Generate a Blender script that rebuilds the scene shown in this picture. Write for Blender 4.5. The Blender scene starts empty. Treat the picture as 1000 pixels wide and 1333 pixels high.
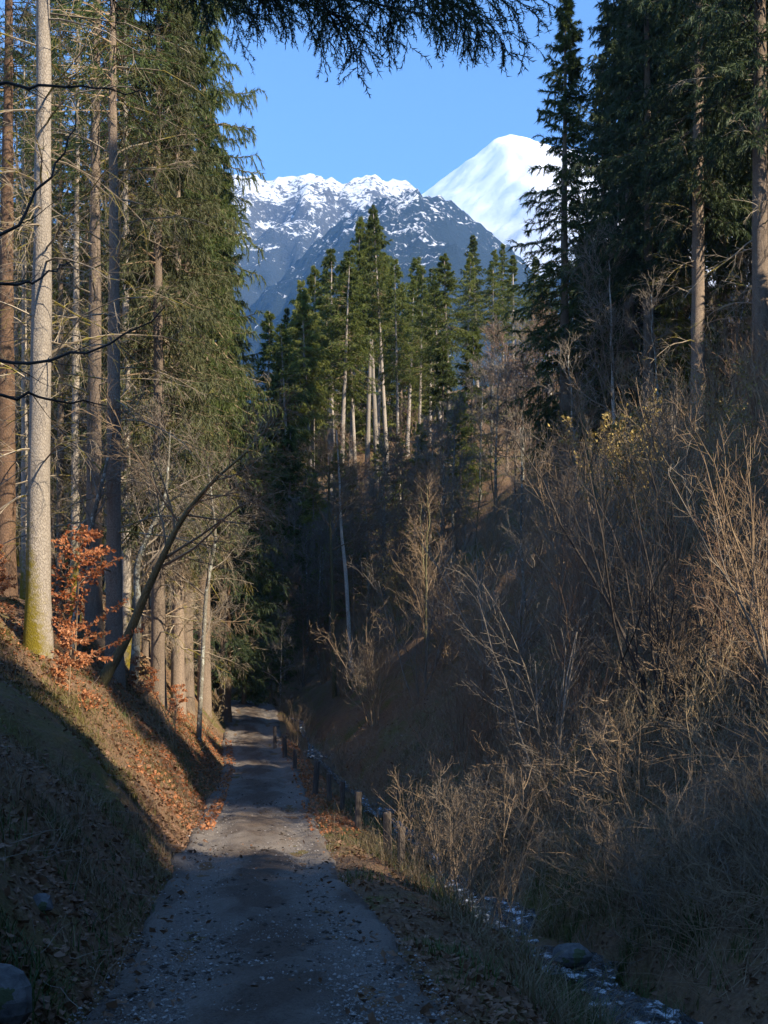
import bpy, math
import numpy as np

# ------------------------------------------------------------------ camera, light, exposure
SC = bpy.context.scene
COL = SC.collection
F, CX, HY, CZ = 1600.0, 500.0, 905.0, 1.9      # focal length in photo pixels, principal column, horizon row, eye height

cam_data = bpy.data.cameras.new("camera")
cam_data.sensor_fit = 'VERTICAL'
cam_data.sensor_height = 36.0
cam_data.lens = F / 1333.0 * 36.0
cam_data.shift_y = (HY - 666.5) / 1333.0
cam_data.clip_start = 0.1
cam_data.clip_end = 20000.0
cam = bpy.data.objects.new("camera", cam_data)
cam.location = (0, 0, CZ)
cam.rotation_euler = (math.radians(90), 0, 0)
COL.objects.link(cam)
SC.camera = cam

SUN_EL = math.radians(33.0)
SUN_H = np.array([0.80, -0.60])                # horizontal direction towards the sun: right of and behind the camera
sun_data = bpy.data.lights.new("sun", 'SUN')
sun_data.energy = 4.6
sun_data.angle = math.radians(0.5)
sun_data.color = (1.0, 0.88, 0.70)
sun = bpy.data.objects.new("sun", sun_data)
sv = np.array([SUN_H[0] * math.cos(SUN_EL), SUN_H[1] * math.cos(SUN_EL), math.sin(SUN_EL)])
from mathutils import Vector
sun.rotation_euler = Vector((-sv[0], -sv[1], -sv[2])).to_track_quat('-Z', 'Y').to_euler()
sun.location = (60, -45, 60)
COL.objects.link(sun)

world = bpy.data.worlds.new("World")
SC.world = world
world.use_nodes = True
wn = world.node_tree.nodes
sky = wn.new('ShaderNodeTexSky')
sky.sky_type = 'NISHITA'
sky.sun_disc = False
sky.sun_elevation = SUN_EL
sky.sun_rotation = math.atan2(SUN_H[0], SUN_H[1])
sky.altitude = 1800.0
sky.air_density = 1.0
sky.dust_density = 0.0
sky.ozone_density = 3.0
wn['Background'].inputs['Strength'].default_value = 0.145
hue = wn.new('ShaderNodeMix'); hue.data_type = 'RGBA'; hue.blend_type = 'MULTIPLY'
hue.inputs[0].default_value = 1.0
hue.inputs[7].default_value = (.68, .86, 1.0, 1)           # a deep, clear mountain blue all over the sky
world.node_tree.links.new(sky.outputs[0], hue.inputs[6])
world.node_tree.links.new(hue.outputs[2], wn['Background'].inputs['Color'])

SC.view_settings.view_transform = 'Standard'
SC.view_settings.look = 'None'
SC.view_settings.exposure = 1.4
SC.view_settings.gamma = 1.0
SC.view_settings.use_curve_mapping = False
SC.render.engine = 'CYCLES'
SC.cycles.max_bounces = 5
SC.cycles.diffuse_bounces = 4
SC.cycles.glossy_bounces = 2
SC.cycles.transmission_bounces = 3
SC.cycles.volume_bounces = 0
SC.cycles.transparent_max_bounces = 6
SC.cycles.use_denoising = True
SC.cycles.sample_clamp_indirect = 6.0

RNG = np.random.default_rng(7)

# ------------------------------------------------------------------ noise
def _hash(ix, iy, seed):
    h = (ix.astype(np.int64) * 374761393 + iy.astype(np.int64) * 668265263 + seed * 144269) & 0xffffffff
    h = ((h ^ (h >> 13)) * 1274126177) & 0xffffffff
    return ((h ^ (h >> 16)) & 0xffff) / 65535.0

def vnoise(x, y, seed=0):
    ix, iy = np.floor(x), np.floor(y)
    fx, fy = x - ix, y - iy
    fx = fx * fx * (3 - 2 * fx); fy = fy * fy * (3 - 2 * fy)
    a = _hash(ix, iy, seed); b = _hash(ix + 1, iy, seed); c = _hash(ix, iy + 1, seed); d = _hash(ix + 1, iy + 1, seed)
    return (a + (b - a) * fx) * (1 - fy) + (c + (d - c) * fx) * fy - 0.5

def fbm(x, y, octaves=4, seed=0, gain=0.5):
    s, a = 0.0, 1.0
    for k in range(octaves):
        s = s + a * vnoise(x * 2 ** k + 13.7 * k, y * 2 ** k - 7.3 * k, seed + k)
        a *= gain
    return s

def smooth(t):
    t = np.clip(t, 0, 1)
    return t * t * (3 - 2 * t)

# ------------------------------------------------------------------ the lie of the land
ROAD = np.array([(-.3, -40, .1), (-.35, -10, .05), (-.45, 0, .0), (-.7, 7.3, -.05), (-1.25, 12.35, -.33), (-1.72, 16.4, -.40), (-2.5, 24.3, -.45),
                 (-3.75, 37, -.30), (-5.1, 47, .30), (-6.1, 57, 1.22), (-7.6, 63, 1.55), (-12, 71, 1.7), (-22, 82, 2.2), (-45, 97, 4), (-85, 118, 7), (-300, 230, 20)], float)
STREAM = np.array([(4.0, -40, -1.1), (3.2, -10, -1.0), (2.7, 4, -.95), (2.25, 11, -.92), (1.9, 13.2, -.9), (1.4, 16.3, -.9), (1.1, 18.3, -.88), (.55, 24, -.85),
                   (-.6, 32, -.75), (-2.2, 42, -.25), (-3.4, 52, .3), (-4.5, 60, .8), (-9.6, 70, 1.0), (-19.8, 84, 1.4), (-43, 99.5, 3), (-83, 120.5, 6), (-298, 233, 19)], float)

def _densify(p, n=6):
    """Catmull-Rom through the points, so that road and stream bend without corners."""
    q = np.vstack([2 * p[0] - p[1], p, 2 * p[-1] - p[-2]])
    out = []
    for i in range(1, len(q) - 2):
        for k in range(n):
            t = k / n
            out.append(0.5 * (2 * q[i] + (q[i + 1] - q[i - 1]) * t + (2 * q[i - 1] - 5 * q[i] + 4 * q[i + 1] - q[i + 2]) * t * t
                              + (3 * q[i] - q[i - 1] - 3 * q[i + 1] + q[i + 2]) * t ** 3))
    out.append(q[-2])
    return np.array(out)

ROAD_D, STREAM_D = _densify(ROAD), _densify(STREAM)

def side_of(line, X, Y):
    """Signed distance from a polyline (right of its direction positive), the line's own height there and its Y there."""
    best = np.full(X.shape, 1e18); sd = np.zeros(X.shape); zz = np.zeros(X.shape); yy = np.zeros(X.shape)
    for a, b in zip(line[:-1], line[1:]):
        d = b[:2] - a[:2]; L2 = d @ d
        t = np.clip(((X - a[0]) * d[0] + (Y - a[1]) * d[1]) / L2, 0, 1)
        ex, ey = X - a[0] - t * d[0], Y - a[1] - t * d[1]
        q = ex * ex + ey * ey
        m = q < best
        best = np.where(m, q, best)
        s = np.where(ex * d[1] - ey * d[0] >= 0, 1.0, -1.0)
        sd = np.where(m, s * np.sqrt(q), sd)
        zz = np.where(m, a[2] + t * (b[2] - a[2]), zz)
        yy = np.where(m, a[1] + t * d[1], yy)
    return sd, zz, yy

RW = 1.08
def ground_exact(X, Y, detail=True, keep_sides=False):
    X = np.asarray(X, float); Y = np.asarray(Y, float)
    r, zr, _ = side_of(ROAD_D, X, Y)
    a, zs, ya = side_of(STREAM_D, X, Y)
    # left bank
    u = np.maximum(-r - RW, 0)
    lip = 0.15 * smooth(u / .5)
    bank = np.where(u < 4.0, .90 * u * smooth(u / 1.2 + .25), 3.6 + 9.0 * (1 - np.exp(-np.maximum(u - 4.0, 0) * .28 / 9.0)) + .12 * np.maximum(u - 4.0, 0))
    bank = np.minimum(bank, 30 + .02 * u)
    zl = zr + bank + lip
    # verge between road and stream
    v, w = np.maximum(r - RW, 0), np.maximum(-a - .5, 0)
    t = smooth(np.clip((v - .25) / (v + w - .25 + 1e-6), 0, 1))
    zv = zr + (zs + .08 - zr) * t
    # right hillside
    k = smooth((ya - 52) / 30.0)
    sl = .88 * (1 - k) + .56 * k
    d = np.maximum(a - .5, 0)
    brk = 25 + 30 * k
    hill = np.where(d < brk, sl * d, sl * brk + 28 * (1 - np.exp(-np.maximum(d - brk, 0) * .42 / 28)))
    zh = zs + .08 + hill
    z = np.where(r < -RW, zl, np.where(r < RW, zr, np.where(a < -.5, zv, np.where(a < .5, zs - .14, zh))))
    if detail:
        rough = np.clip((np.abs(r) - RW) / 2.0, 0, 1) * np.clip((np.abs(a) - .3) / .8, 0.15, 1)
        far = np.clip(np.hypot(X, Y) / 60, 0, 1)
        z = z + rough * (.55 * fbm(X * .45, Y * .45, 3, 3) + .28 * fbm(X * 2.1, Y * 2.1, 3, 9)) + rough * far * 1.6 * fbm(X * .09, Y * .09, 3, 21)
        z = np.where(np.abs(r) < RW + .12, z - .05, z)
    if keep_sides: return z, r, a
    return z

_GRID = {}
def _look(which, X, Y):
    X = np.asarray(X, float); Y = np.asarray(Y, float)
    gx, gy, Zg = _GRID['x'], _GRID['y'], _GRID[which]
    i = np.clip(np.searchsorted(gx, X) - 1, 0, len(gx) - 2); j = np.clip(np.searchsorted(gy, Y) - 1, 0, len(gy) - 2)
    fx = np.clip((X - gx[i]) / (gx[i + 1] - gx[i]), 0, 1); fy = np.clip((Y - gy[j]) / (gy[j + 1] - gy[j]), 0, 1)
    return (Zg[j, i] * (1 - fx) + Zg[j, i + 1] * fx) * (1 - fy) + (Zg[j + 1, i] * (1 - fx) + Zg[j + 1, i + 1] * fx) * fy

def ground(X, Y, detail=True):
    return _look('z', X, Y)

def g1(x, y):
    return float(ground(np.array([x]), np.array([y]))[0])

def at(px, Y):
    """A spot on the ground Y metres ahead, seen in photo column px."""
    x = (px - CX) / F * Y
    return x, Y, g1(x, Y)

def sight(px, py, y0=6.0, y1=200.0):
    """Where the line of sight through a photo point first meets the ground."""
    ys = np.linspace(y0, y1, 1600)
    xs = (px - CX) / F * ys
    zs = CZ + (HY - py) / F * ys
    g = ground(xs, ys)
    k = np.argmax(zs <= g)
    return float(xs[k]), float(ys[k]), float(g[k])

def spot(px, py, Y):
    return np.array([(px - CX) / F * Y, Y, CZ + (HY - py) / F * Y])

# ------------------------------------------------------------------ mesh helpers
class Acc:
    """Collects vertices and faces (tris, quads) with material slot and a per-face tint, and links them as one mesh."""
    def __init__(self):
        self.v, self.f, self.n = [], [], 0
    def add(self, V, Fc, mat=0, tint=None, smooth_=False):
        V = np.asarray(V, float).reshape(-1, 3)
        Fc = np.asarray(Fc, np.int64)
        if len(Fc) == 0: return
        if tint is None: tint = RNG.random(len(Fc))
        self.v.append(V); self.f.append((Fc + self.n, mat, np.broadcast_to(tint, (len(Fc),)), smooth_)); self.n += len(V)
    def mesh(self, name, mats):
        me = bpy.data.meshes.new(name)
        V = np.vstack(self.v)
        loops = np.concatenate([f.ravel() for f, _, _, _ in self.f])
        tot = np.concatenate([np.full(len(f), f.shape[1]) for f, _, _, _ in self.f])
        start = np.concatenate([[0], np.cumsum(tot)[:-1]])
        me.vertices.add(len(V)); me.vertices.foreach_set('co', V.astype(np.float32).ravel())
        me.loops.add(len(loops)); me.loops.foreach_set('vertex_index', loops.astype(np.int32))
        me.polygons.add(len(tot)); me.polygons.foreach_set('loop_start', start.astype(np.int32))
        me.polygons.foreach_set('material_index', np.concatenate([np.full(len(f), m) for f, m, _, _ in self.f]).astype(np.int32))
        me.polygons.foreach_set('use_smooth', np.concatenate([np.full(len(f), s) for f, _, _, s in self.f]).astype(bool))
        at_ = me.attributes.new('tint', 'FLOAT', 'FACE')
        at_.data.foreach_set('value', np.concatenate([t for _, _, t, _ in self.f]).astype(np.float32))
        for m in (mats if isinstance(mats, (list, tuple)) else [mats]): me.materials.append(m)
        me.update(calc_edges=True); me.validate()
        return me

def unit(v):
    return v / np.maximum(np.linalg.norm(v, axis=-1, keepdims=True), 1e-9)

def tubes(P, R, n=3, closed_tip=False):
    """Tubes along B polylines of K points: P (B,K,3), R (B,K)."""
    P = np.asarray(P, float); R = np.asarray(R, float)
    B, K = P.shape[:2]
    T = unit(np.gradient(P, axis=1))
    ref = np.where(np.abs(T[:, :1, 2:3]) > .9, np.array([1.0, 0, 0]), np.array([0, 0, 1.0]))
    N = unit(np.cross(T, np.broadcast_to(ref, T.shape)))
    Bn = np.cross(T, N)
    an = np.arange(n) * 2 * np.pi / n
    V = P[:, :, None, :] + R[:, :, None, None] * (np.cos(an)[None, None, :, None] * N[:, :, None, :] + np.sin(an)[None, None, :, None] * Bn[:, :, None, :])
    idx = np.arange(B * K * n).reshape(B, K, n)
    a = idx[:, :-1, :]; b = idx[:, 1:, :]
    Fq = np.stack([a, np.roll(a, -1, 2), np.roll(b, -1, 2), b], -1).reshape(-1, 4)
    return V.reshape(-1, 3), Fq

def grow(rng, P, R, m, t0, t1, L, ang, K=4, up=0.0, wob=.12, rr=.5, fall=.5, rmin=.004, flat=None, angvar=.25):
    """m side shoots on each of B parents."""
    B, Kp = P.shape[:2]
    t = t0 + (t1 - t0) * (np.arange(m)[None] + rng.random((B, m))) / m
    x = t * (Kp - 1); i = np.clip(x.astype(int), 0, Kp - 2); fr = (x - i)[..., None]
    bi = np.arange(B)[:, None]
    A, C = P[bi, i], P[bi, i + 1]
    pos = A + (C - A) * fr
    tan = unit(C - A)
    rad = R[bi, i] + (R[bi, i + 1] - R[bi, i]) * fr[..., 0]
    if flat is None:
        rv = unit(rng.normal(size=(B, m, 3)))
        per = unit(rv - (rv * tan).sum(-1, keepdims=True) * tan)
    else:                                       # shoots alternate left and right of the parent, roughly level
        side = unit(np.cross(tan, np.array([0, 0, 1.0])))
        sg = np.where((np.arange(m)[None] + rng.integers(0, 2, (B, 1))) % 2 == 0, 1.0, -1.0)[..., None]
        per = unit(side * sg + rng.normal(size=(B, m, 3)) * flat)
    an = ang * (1 + rng.normal(size=(B, m, 1)) * angvar)
    d = unit(np.cos(an) * tan + np.sin(an) * per)
    ln = (L * (1 - fall * (t - t0) / max(t1 - t0, 1e-6)) * rng.uniform(.65, 1.25, (B, m)))[..., None] if np.isscalar(L) else \
         (L[:, None] * (1 - fall * (t - t0) / max(t1 - t0, 1e-6)) * rng.uniform(.65, 1.25, (B, m)))[..., None]
    pts = [pos]
    for k in range(K - 1):
        pts.append(pts[-1] + d * ln / (K - 1))
        d = unit(d + np.array([0, 0, up / (K - 1)]) + rng.normal(size=d.shape) * wob)
    P2 = np.stack(pts, 2).reshape(B * m, K, 3)
    r0 = np.maximum(rad.reshape(-1) * rr, rmin)
    R2 = r0[:, None] * np.linspace(1, .3, K)[None]
    return P2, np.maximum(R2, rmin * .55)

def sprigs(rng, P, n, ln, wd, spread=.7, droop=.25, t0=.1, tri=False):
    """Needle sprigs: n slim diamonds on each polyline."""
    B, K = P.shape[:2]
    t = t0 + (1 - t0) * (np.arange(n)[None] + rng.random((B, n))) / n
    x = t * (K - 1); i = np.clip(x.astype(int), 0, K - 2); fr = (x - i)[..., None]
    bi = np.arange(B)[:, None]
    A, C = P[bi, i], P[bi, i + 1]
    p = A + (C - A) * fr
    tan = unit(C - A)
    rv = rng.normal(size=p.shape)
    d = unit(tan * .8 + unit(rv) * spread - np.array([0, 0, droop]))
    s = unit(np.cross(d, rng.normal(size=p.shape)))
    l = ln * rng.uniform(.6, 1.3, (B, n, 1)); w = wd * rng.uniform(.7, 1.3, (B, n, 1))
    if tri:
        V = np.stack([p - s * w, p + s * w, p + d * l], 2).reshape(-1, 3)
        return V, np.arange(len(V)).reshape(-1, 3)
    V = np.stack([p, p + d * l * .45 + s * w, p + d * l, p + d * l * .45 - s * w], 2).reshape(-1, 3)
    return V, np.arange(len(V)).reshape(-1, 4)

# ------------------------------------------------------------------ materials
def mat(name):
    m = bpy.data.materials.new(name); m.use_nodes = True
    nt = m.node_tree
    return m, nt, nt.nodes['Principled BSDF']

def node(nt, typ, **kw):
    n = nt.nodes.new(typ)
    for k, v in kw.items(): setattr(n, k, v)
    return n

def ramp(nt, fac, stops):
    r = node(nt, 'ShaderNodeValToRGB')
    while len(r.color_ramp.elements) < len(stops): r.color_ramp.elements.new(.5)
    for e, (p, c) in zip(r.color_ramp.elements, stops):
        e.position = p; e.color = (*c, 1)
    nt.links.new(fac, r.inputs[0])
    return r.outputs[0]

def noise(nt, vec, scale, detail=4, rough=.55, dist=0.0):
    n = node(nt, 'ShaderNodeTexNoise')
    n.inputs['Scale'].default_value = scale; n.inputs['Detail'].default_value = detail; n.inputs['Roughness'].default_value = rough
    n.inputs['Distortion'].default_value = dist
    if vec is not None: nt.links.new(vec, n.inputs['Vector'])
    return n.outputs['Fac']

def coords(nt, which='Object', scale=(1, 1, 1)):
    tc = node(nt, 'ShaderNodeTexCoord')
    if scale == (1, 1, 1): return tc.outputs[which]
    mp = node(nt, 'ShaderNodeMapping'); mp.inputs['Scale'].default_value = scale
    nt.links.new(tc.outputs[which], mp.inputs['Vector'])
    return mp.outputs[0]

def mix(nt, fac, a, b, mode='MIX'):
    n = node(nt, 'ShaderNodeMix', data_type='RGBA', blend_type=mode)
    if isinstance(fac, (int, float)): n.inputs[0].default_value = fac
    else: nt.links.new(fac, n.inputs[0])
    for s, v in ((6, a), (7, b)):
        if isinstance(v, tuple): n.inputs[s].default_value = (*v, 1)
        else: nt.links.new(v, n.inputs[s])
    return n.outputs[2]

def math_(nt, op, a, b=0.0, c=None):
    n = node(nt, 'ShaderNodeMath', operation=op)
    for k, v in enumerate((a, b) if c is None else (a, b, c)):
        if isinstance(v, (int, float)): n.inputs[k].default_value = v
        else: nt.links.new(v, n.inputs[k])
    return n.outputs[0]

def bump(nt, bs, h, strength=.5, dist=.02):
    b = node(nt, 'ShaderNodeBump'); b.inputs['Strength'].default_value = strength; b.inputs['Distance'].default_value = dist
    nt.links.new(h, b.inputs['Height']); nt.links.new(b.outputs[0], bs.inputs['Normal'])

def leafy(name, stops, trans=.3, rough=.6, noise_scale=.7, rand=.35):
    """Thin foliage: colour from the per-face tint, broad clumps and the plant's own random number; some light passes through."""
    m, nt, bs = mat(name)
    a = node(nt, 'ShaderNodeAttribute', attribute_name='tint')
    oi = node(nt, 'ShaderNodeObjectInfo')
    nz = noise(nt, coords(nt, 'Object'), noise_scale, 3)
    f = math_(nt, 'ADD', math_(nt, 'MULTIPLY', a.outputs['Fac'], .45), math_(nt, 'MULTIPLY_ADD', nz, .9, -.30))
    f = math_(nt, 'ADD', f, math_(nt, 'MULTIPLY_ADD', oi.outputs['Random'], rand, -rand / 2))
    c = ramp(nt, f, stops)
    nt.links.new(c, bs.inputs['Base Color'])
    bs.inputs['Roughness'].default_value = rough
    bs.inputs['Specular IOR Level'].default_value = .3
    tr = node(nt, 'ShaderNodeBsdfTranslucent'); nt.links.new(c, tr.inputs['Color'])
    ms = node(nt, 'ShaderNodeMixShader'); ms.inputs[0].default_value = trans
    nt.links.new(bs.outputs[0], ms.inputs[1]); nt.links.new(tr.outputs[0], ms.inputs[2])
    nt.links.new(ms.outputs[0], nt.nodes['Material Output'].inputs['Surface'])
    return m

def bark(name, dark, light, scale=9.0, moss=None, moss_h=2.0, lichen=None):
    m, nt, bs = mat(name)
    v = coords(nt, 'Object', (1, 1, .28))
    n1 = noise(nt, v, scale, 6, .65)
    vo = node(nt, 'ShaderNodeTexVoronoi', feature='DISTANCE_TO_EDGE'); vo.inputs['Scale'].default_value = scale * 4.5
    nt.links.new(v, vo.inputs['Vector'])
    cr = math_(nt, 'MINIMUM', math_(nt, 'MULTIPLY', vo.outputs['Distance'], 5.0), 1.0)
    h = math_(nt, 'MULTIPLY', math_(nt, 'ADD', n1, .1), math_(nt, 'MULTIPLY_ADD', cr, .6, .4))
    c = ramp(nt, h, [(.12, dark), (.55, light)])
    big = noise(nt, coords(nt, 'Object', (1, 1, .5)), 1.3, 4)
    c = mix(nt, math_(nt, 'MULTIPLY_ADD', big, 1.6, -.5), c, tuple(x * .62 for x in light))
    oi = node(nt, 'ShaderNodeObjectInfo')
    hs = node(nt, 'ShaderNodeHueSaturation'); nt.links.new(c, hs.inputs['Color'])
    nt.links.new(math_(nt, 'MULTIPLY_ADD', oi.outputs['Random'], .5, .75), hs.inputs['Value'])
    c = hs.outputs[0]
    if lichen:
        ln = noise(nt, coords(nt, 'Object'), 7, 4)
        c = mix(nt, math_(nt, 'GREATER_THAN', ln, .56), c, lichen)
    if moss:
        sx = node(nt, 'ShaderNodeSeparateXYZ'); nt.links.new(coords(nt, 'Object'), sx.inputs[0])
        mn = noise(nt, coords(nt, 'Object'), 9.0, 7, .75)
        low = math_(nt, 'SUBTRACT', math_(nt, 'DIVIDE', math_(nt, 'SUBTRACT', moss_h, sx.outputs['Z']), moss_h), math_(nt, 'MULTIPLY', sx.outputs['X'], 2.6))
        mm = node(nt, 'ShaderNodeMapRange'); nt.links.new(math_(nt, 'ADD', math_(nt, 'MULTIPLY', low, .6), math_(nt, 'MULTIPLY_ADD', mn, 1.5, -.75)), mm.inputs[0])
        mm.inputs[1].default_value = .05; mm.inputs[2].default_value = .50
        c = mix(nt, mm.outputs[0], c, moss)
    nt.links.new(c, bs.inputs['Base Color'])
    bs.inputs['Roughness'].default_value = .9
    bs.inputs['Specular IOR Level'].default_value = .2
    bump(nt, bs, h, .8, .03)
    return m

def twiggy(name, a, b, mossy=None):
    m, nt, bs = mat(name)
    at_ = node(nt, 'ShaderNodeAttribute', attribute_name='tint')
    oi = node(nt, 'ShaderNodeObjectInfo')
    f = math_(nt, 'ADD', math_(nt, 'MULTIPLY', at_.outputs['Fac'], .5), math_(nt, 'MULTIPLY', oi.outputs['Random'], .5))
    c = ramp(nt, f, [(.1, a), (.9, b)])
    if mossy:
        mn = noise(nt, coords(nt, 'Object'), 1.6, 3)
        c = mix(nt, math_(nt, 'GREATER_THAN', mn, .56), c, mossy)
    nt.links.new(c, bs.inputs['Base Color'])
    bs.inputs['Roughness'].default_value = .85
    bs.inputs['Specular IOR Level'].default_value = .25
    return m

M = {}
M['needle'] = leafy('spruce_needles', [(.0, (.032, .052, .016)), (.4, (.080, .112, .028)), (.75, (.135, .160, .040)), (1, (.19, .195, .055))], trans=.38)
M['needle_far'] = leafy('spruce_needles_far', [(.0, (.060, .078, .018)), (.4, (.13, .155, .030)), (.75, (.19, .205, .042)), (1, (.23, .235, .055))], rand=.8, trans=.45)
M['needle_dark'] = leafy('spruce_needles_shade_toned', [(.0, (.024, .040, .018)), (.5, (.055, .080, .028)), (1, (.10, .125, .04))])  # darker copy of the needle green, with the shade put into the colour
M['needle_old'] = leafy('old_drooping_needles', [(.0, (.045, .055, .020)), (.5, (.11, .115, .045)), (1, (.21, .20, .10))], trans=.25)
M['bark_pale'] = bark('pale_spruce_bark', (.11, .085, .065), (.42, .36, .29), 10, moss=(.17, .13, .012), moss_h=2.6)
M['bark_mid'] = bark('brown_spruce_bark', (.07, .05, .04), (.27, .205, .15), 10)
M['bark_red'] = bark('reddish_pine_bark', (.06, .036, .024), (.19, .115, .07), 8)
M['bark_olive'] = bark('olive_smooth_bark', (.055, .05, .025), (.15, .135, .07), 5)
M['bark_lichen'] = bark('lichen_bark', (.07, .065, .05), (.20, .18, .14), 6, lichen=(.33, .33, .28))
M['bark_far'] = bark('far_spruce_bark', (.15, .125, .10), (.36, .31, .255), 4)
M['bark_birch'] = bark('pale_birch_bark', (.25, .22, .18), (.55, .52, .46), 5)
M['dead'] = twiggy('dead_branch_wood', (.15, .115, .075), (.34, .28, .20), mossy=(.19, .155, .035))
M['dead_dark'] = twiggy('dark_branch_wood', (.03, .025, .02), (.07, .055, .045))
M['twig_brown'] = twiggy('brown_twigs', (.145, .098, .058), (.31, .22, .135))
M['twig_grey'] = twiggy('grey_twigs', (.115, .092, .068), (.25, .205, .155))
M['twig_red'] = twiggy('reddish_twigs', (.13, .078, .050), (.26, .165, .10))
M['twig_straw'] = twiggy('pale_stems', (.19, .135, .07), (.36, .27, .155))
M['leaf_orange'] = leafy('beech_leaves', [(.0, (.30, .09, .03)), (.5, (.46, .20, .085)), (1, (.58, .32, .17))], trans=.35)
M['catkin'] = leafy('yellow_catkins', [(.0, (.22, .15, .04)), (1, (.42, .32, .10))], trans=.2)
M['litter'] = leafy('fallen_leaf', [(.0, (.07, .038, .020)), (.4, (.16, .085, .045)), (.75, (.27, .16, .095)), (1, (.40, .30, .22))], trans=.1, rand=0)
M['clod'] = twiggy('dark_earth_clod', (.03, .022, .016), (.10, .075, .055))
M['straw'] = leafy('dead_grass', [(.0, (.10, .07, .035)), (.5, (.20, .145, .075)), (1, (.32, .25, .14))], trans=.2, rand=0)
M['grass'] = leafy('green_grass', [(.0, (.03, .05, .012)), (.5, (.06, .09, .02)), (1, (.12, .14, .04))], trans=.25, rand=0)

M['moss_grass'] = leafy('yellowed_grass', [(.0, (.07, .07, .015)), (.5, (.14, .125, .03)), (1, (.24, .20, .07))], trans=.25, rand=0)

def ground_material():
    m, nt, bs = mat('forest_floor')
    o = coords(nt, 'Object')
    big = noise(nt, o, .35, 4)
    mid = noise(nt, o, 2.6, 5, .6)
    fine = noise(nt, o, 22, 5, .7)
    vo = node(nt, 'ShaderNodeTexVoronoi'); vo.inputs['Scale'].default_value = 16; nt.links.new(o, vo.inputs['Vector'])
    soil = ramp(nt, fine, [(.25, (.055, .036, .022)), (.6, (.16, .105, .062)), (.8, (.25, .175, .11))])
    leaf = ramp(nt, math_(nt, 'MULTIPLY_ADD', vo.outputs['Distance'], .6, math_(nt, 'MULTIPLY', fine, .6)), [(.2, (.17, .085, .04)), (.55, (.24, .14, .075)), (.9, (.11, .065, .04))])
    c = mix(nt, math_(nt, 'MULTIPLY_ADD', mid, 2.4, -.75), soil, leaf)
    moss = ramp(nt, fine, [(.2, (.05, .05, .018)), (.75, (.15, .135, .04))])
    mf = node(nt, 'ShaderNodeMapRange'); nt.links.new(math_(nt, 'ADD', math_(nt, 'MULTIPLY', big, .7), math_(nt, 'MULTIPLY', mid, .45)), mf.inputs[0])
    mf.inputs[1].default_value = .57; mf.inputs[2].default_value = .72
    c = mix(nt, mf.outputs[0], c, moss)
    nt.links.new(c, bs.inputs['Base Color'])
    bs.inputs['Roughness'].default_value = .95; bs.inputs['Specular IOR Level'].default_value = .15
    bump(nt, bs, math_(nt, 'ADD', fine, math_(nt, 'MULTIPLY', vo.outputs['Distance'], .5)), .9, .05)
    return m

def road_material():
    m, nt, bs = mat('gravel_track')
    o = coords(nt, 'Object')
    big = noise(nt, coords(nt, 'Object', (1, .45, 1)), 1.1, 5, .6, .6)
    fine = noise(nt, o, 38, 6, .75)
    spk = node(nt, 'ShaderNodeTexVoronoi'); spk.inputs['Scale'].default_value = 55; nt.links.new(o, spk.inputs['Vector'])
    uv = node(nt, 'ShaderNodeAttribute', attribute_name='across')
    c = ramp(nt, fine, [(.28, (.080, .064, .050)), (.5, (.21, .178, .148)), (.72, (.38, .335, .29))])
    st = ramp(nt, spk.outputs['Distance'], [(.0, (.42, .385, .34)), (.32, (.20, .17, .14))])
    c = mix(nt, math_(nt, 'GREATER_THAN', fine, .52), c, st)
    dirt = ramp(nt, fine, [(.3, (.050, .036, .026)), (.7, (.15, .11, .08))])
    # trodden middle and edges are darker earth, the two wheel tracks paler grit
    tr = math_(nt, 'ABSOLUTE', math_(nt, 'SUBTRACT', math_(nt, 'ABSOLUTE', uv.outputs['Fac']), .55))
    f = math_(nt, 'ADD', math_(nt, 'MULTIPLY', tr, 1.15), math_(nt, 'MULTIPLY_ADD', big, 2.6, -1.28))
    mf = node(nt, 'ShaderNodeMapRange'); nt.links.new(f, mf.inputs[0]); mf.inputs[1].default_value = .05; mf.inputs[2].default_value = .62
    c = mix(nt, mf.outputs[0], c, dirt)
    nt.links.new(c, bs.inputs['Base Color'])
    bs.inputs['Roughness'].default_value = .9; bs.inputs['Specular IOR Level'].default_value = .3
    bump(nt, bs, math_(nt, 'ADD', math_(nt, 'MULTIPLY', fine, 1.2), math_(nt, 'MULTIPLY', spk.outputs['Distance'], -.5)), 1.0, .03)
    return m

def water_material():
    m, nt, bs = mat('stream_water')
    o = coords(nt, 'Object')
    n = noise(nt, o, 9, 4, .6, .8)
    foam_glint = node(nt, 'ShaderNodeMapRange'); nt.links.new(noise(nt, o, 5, 5, .7), foam_glint.inputs[0]); foam_glint.inputs[1].default_value = .54; foam_glint.inputs[2].default_value = .66
    nt.links.new(mix(nt, foam_glint.outputs[0], (.02, .028, .03), (.75, .78, .80)), bs.inputs['Base Color'])  # pale foam colour also stands in for sky glints on the water
    bs.inputs['Roughness'].default_value = .08
    bs.inputs['IOR'].default_value = 1.33
    bs.inputs['Specular IOR Level'].default_value = 1.0
    bump(nt, bs, n, .9, .08)
    return m

def stone_material():
    m, nt, bs = mat('grey_stone')
    oi = node(nt, 'ShaderNodeObjectInfo')
    n = noise(nt, coords(nt, 'Object'), 9, 7, .65)
    c = ramp(nt, n, [(.3, (.04, .04, .04)), (.55, (.11, .108, .105)), (.75, (.20, .195, .19))])
    nt.links.new(mix(nt, math_(nt, 'GREATER_THAN', noise(nt, coords(nt, 'Object'), 3, 4), .60), c, (.06, .075, .03)), bs.inputs['Base Color'])
    bs.inputs['Roughness'].default_value = .85
    bump(nt, bs, n, .7, .04)
    return m

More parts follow.
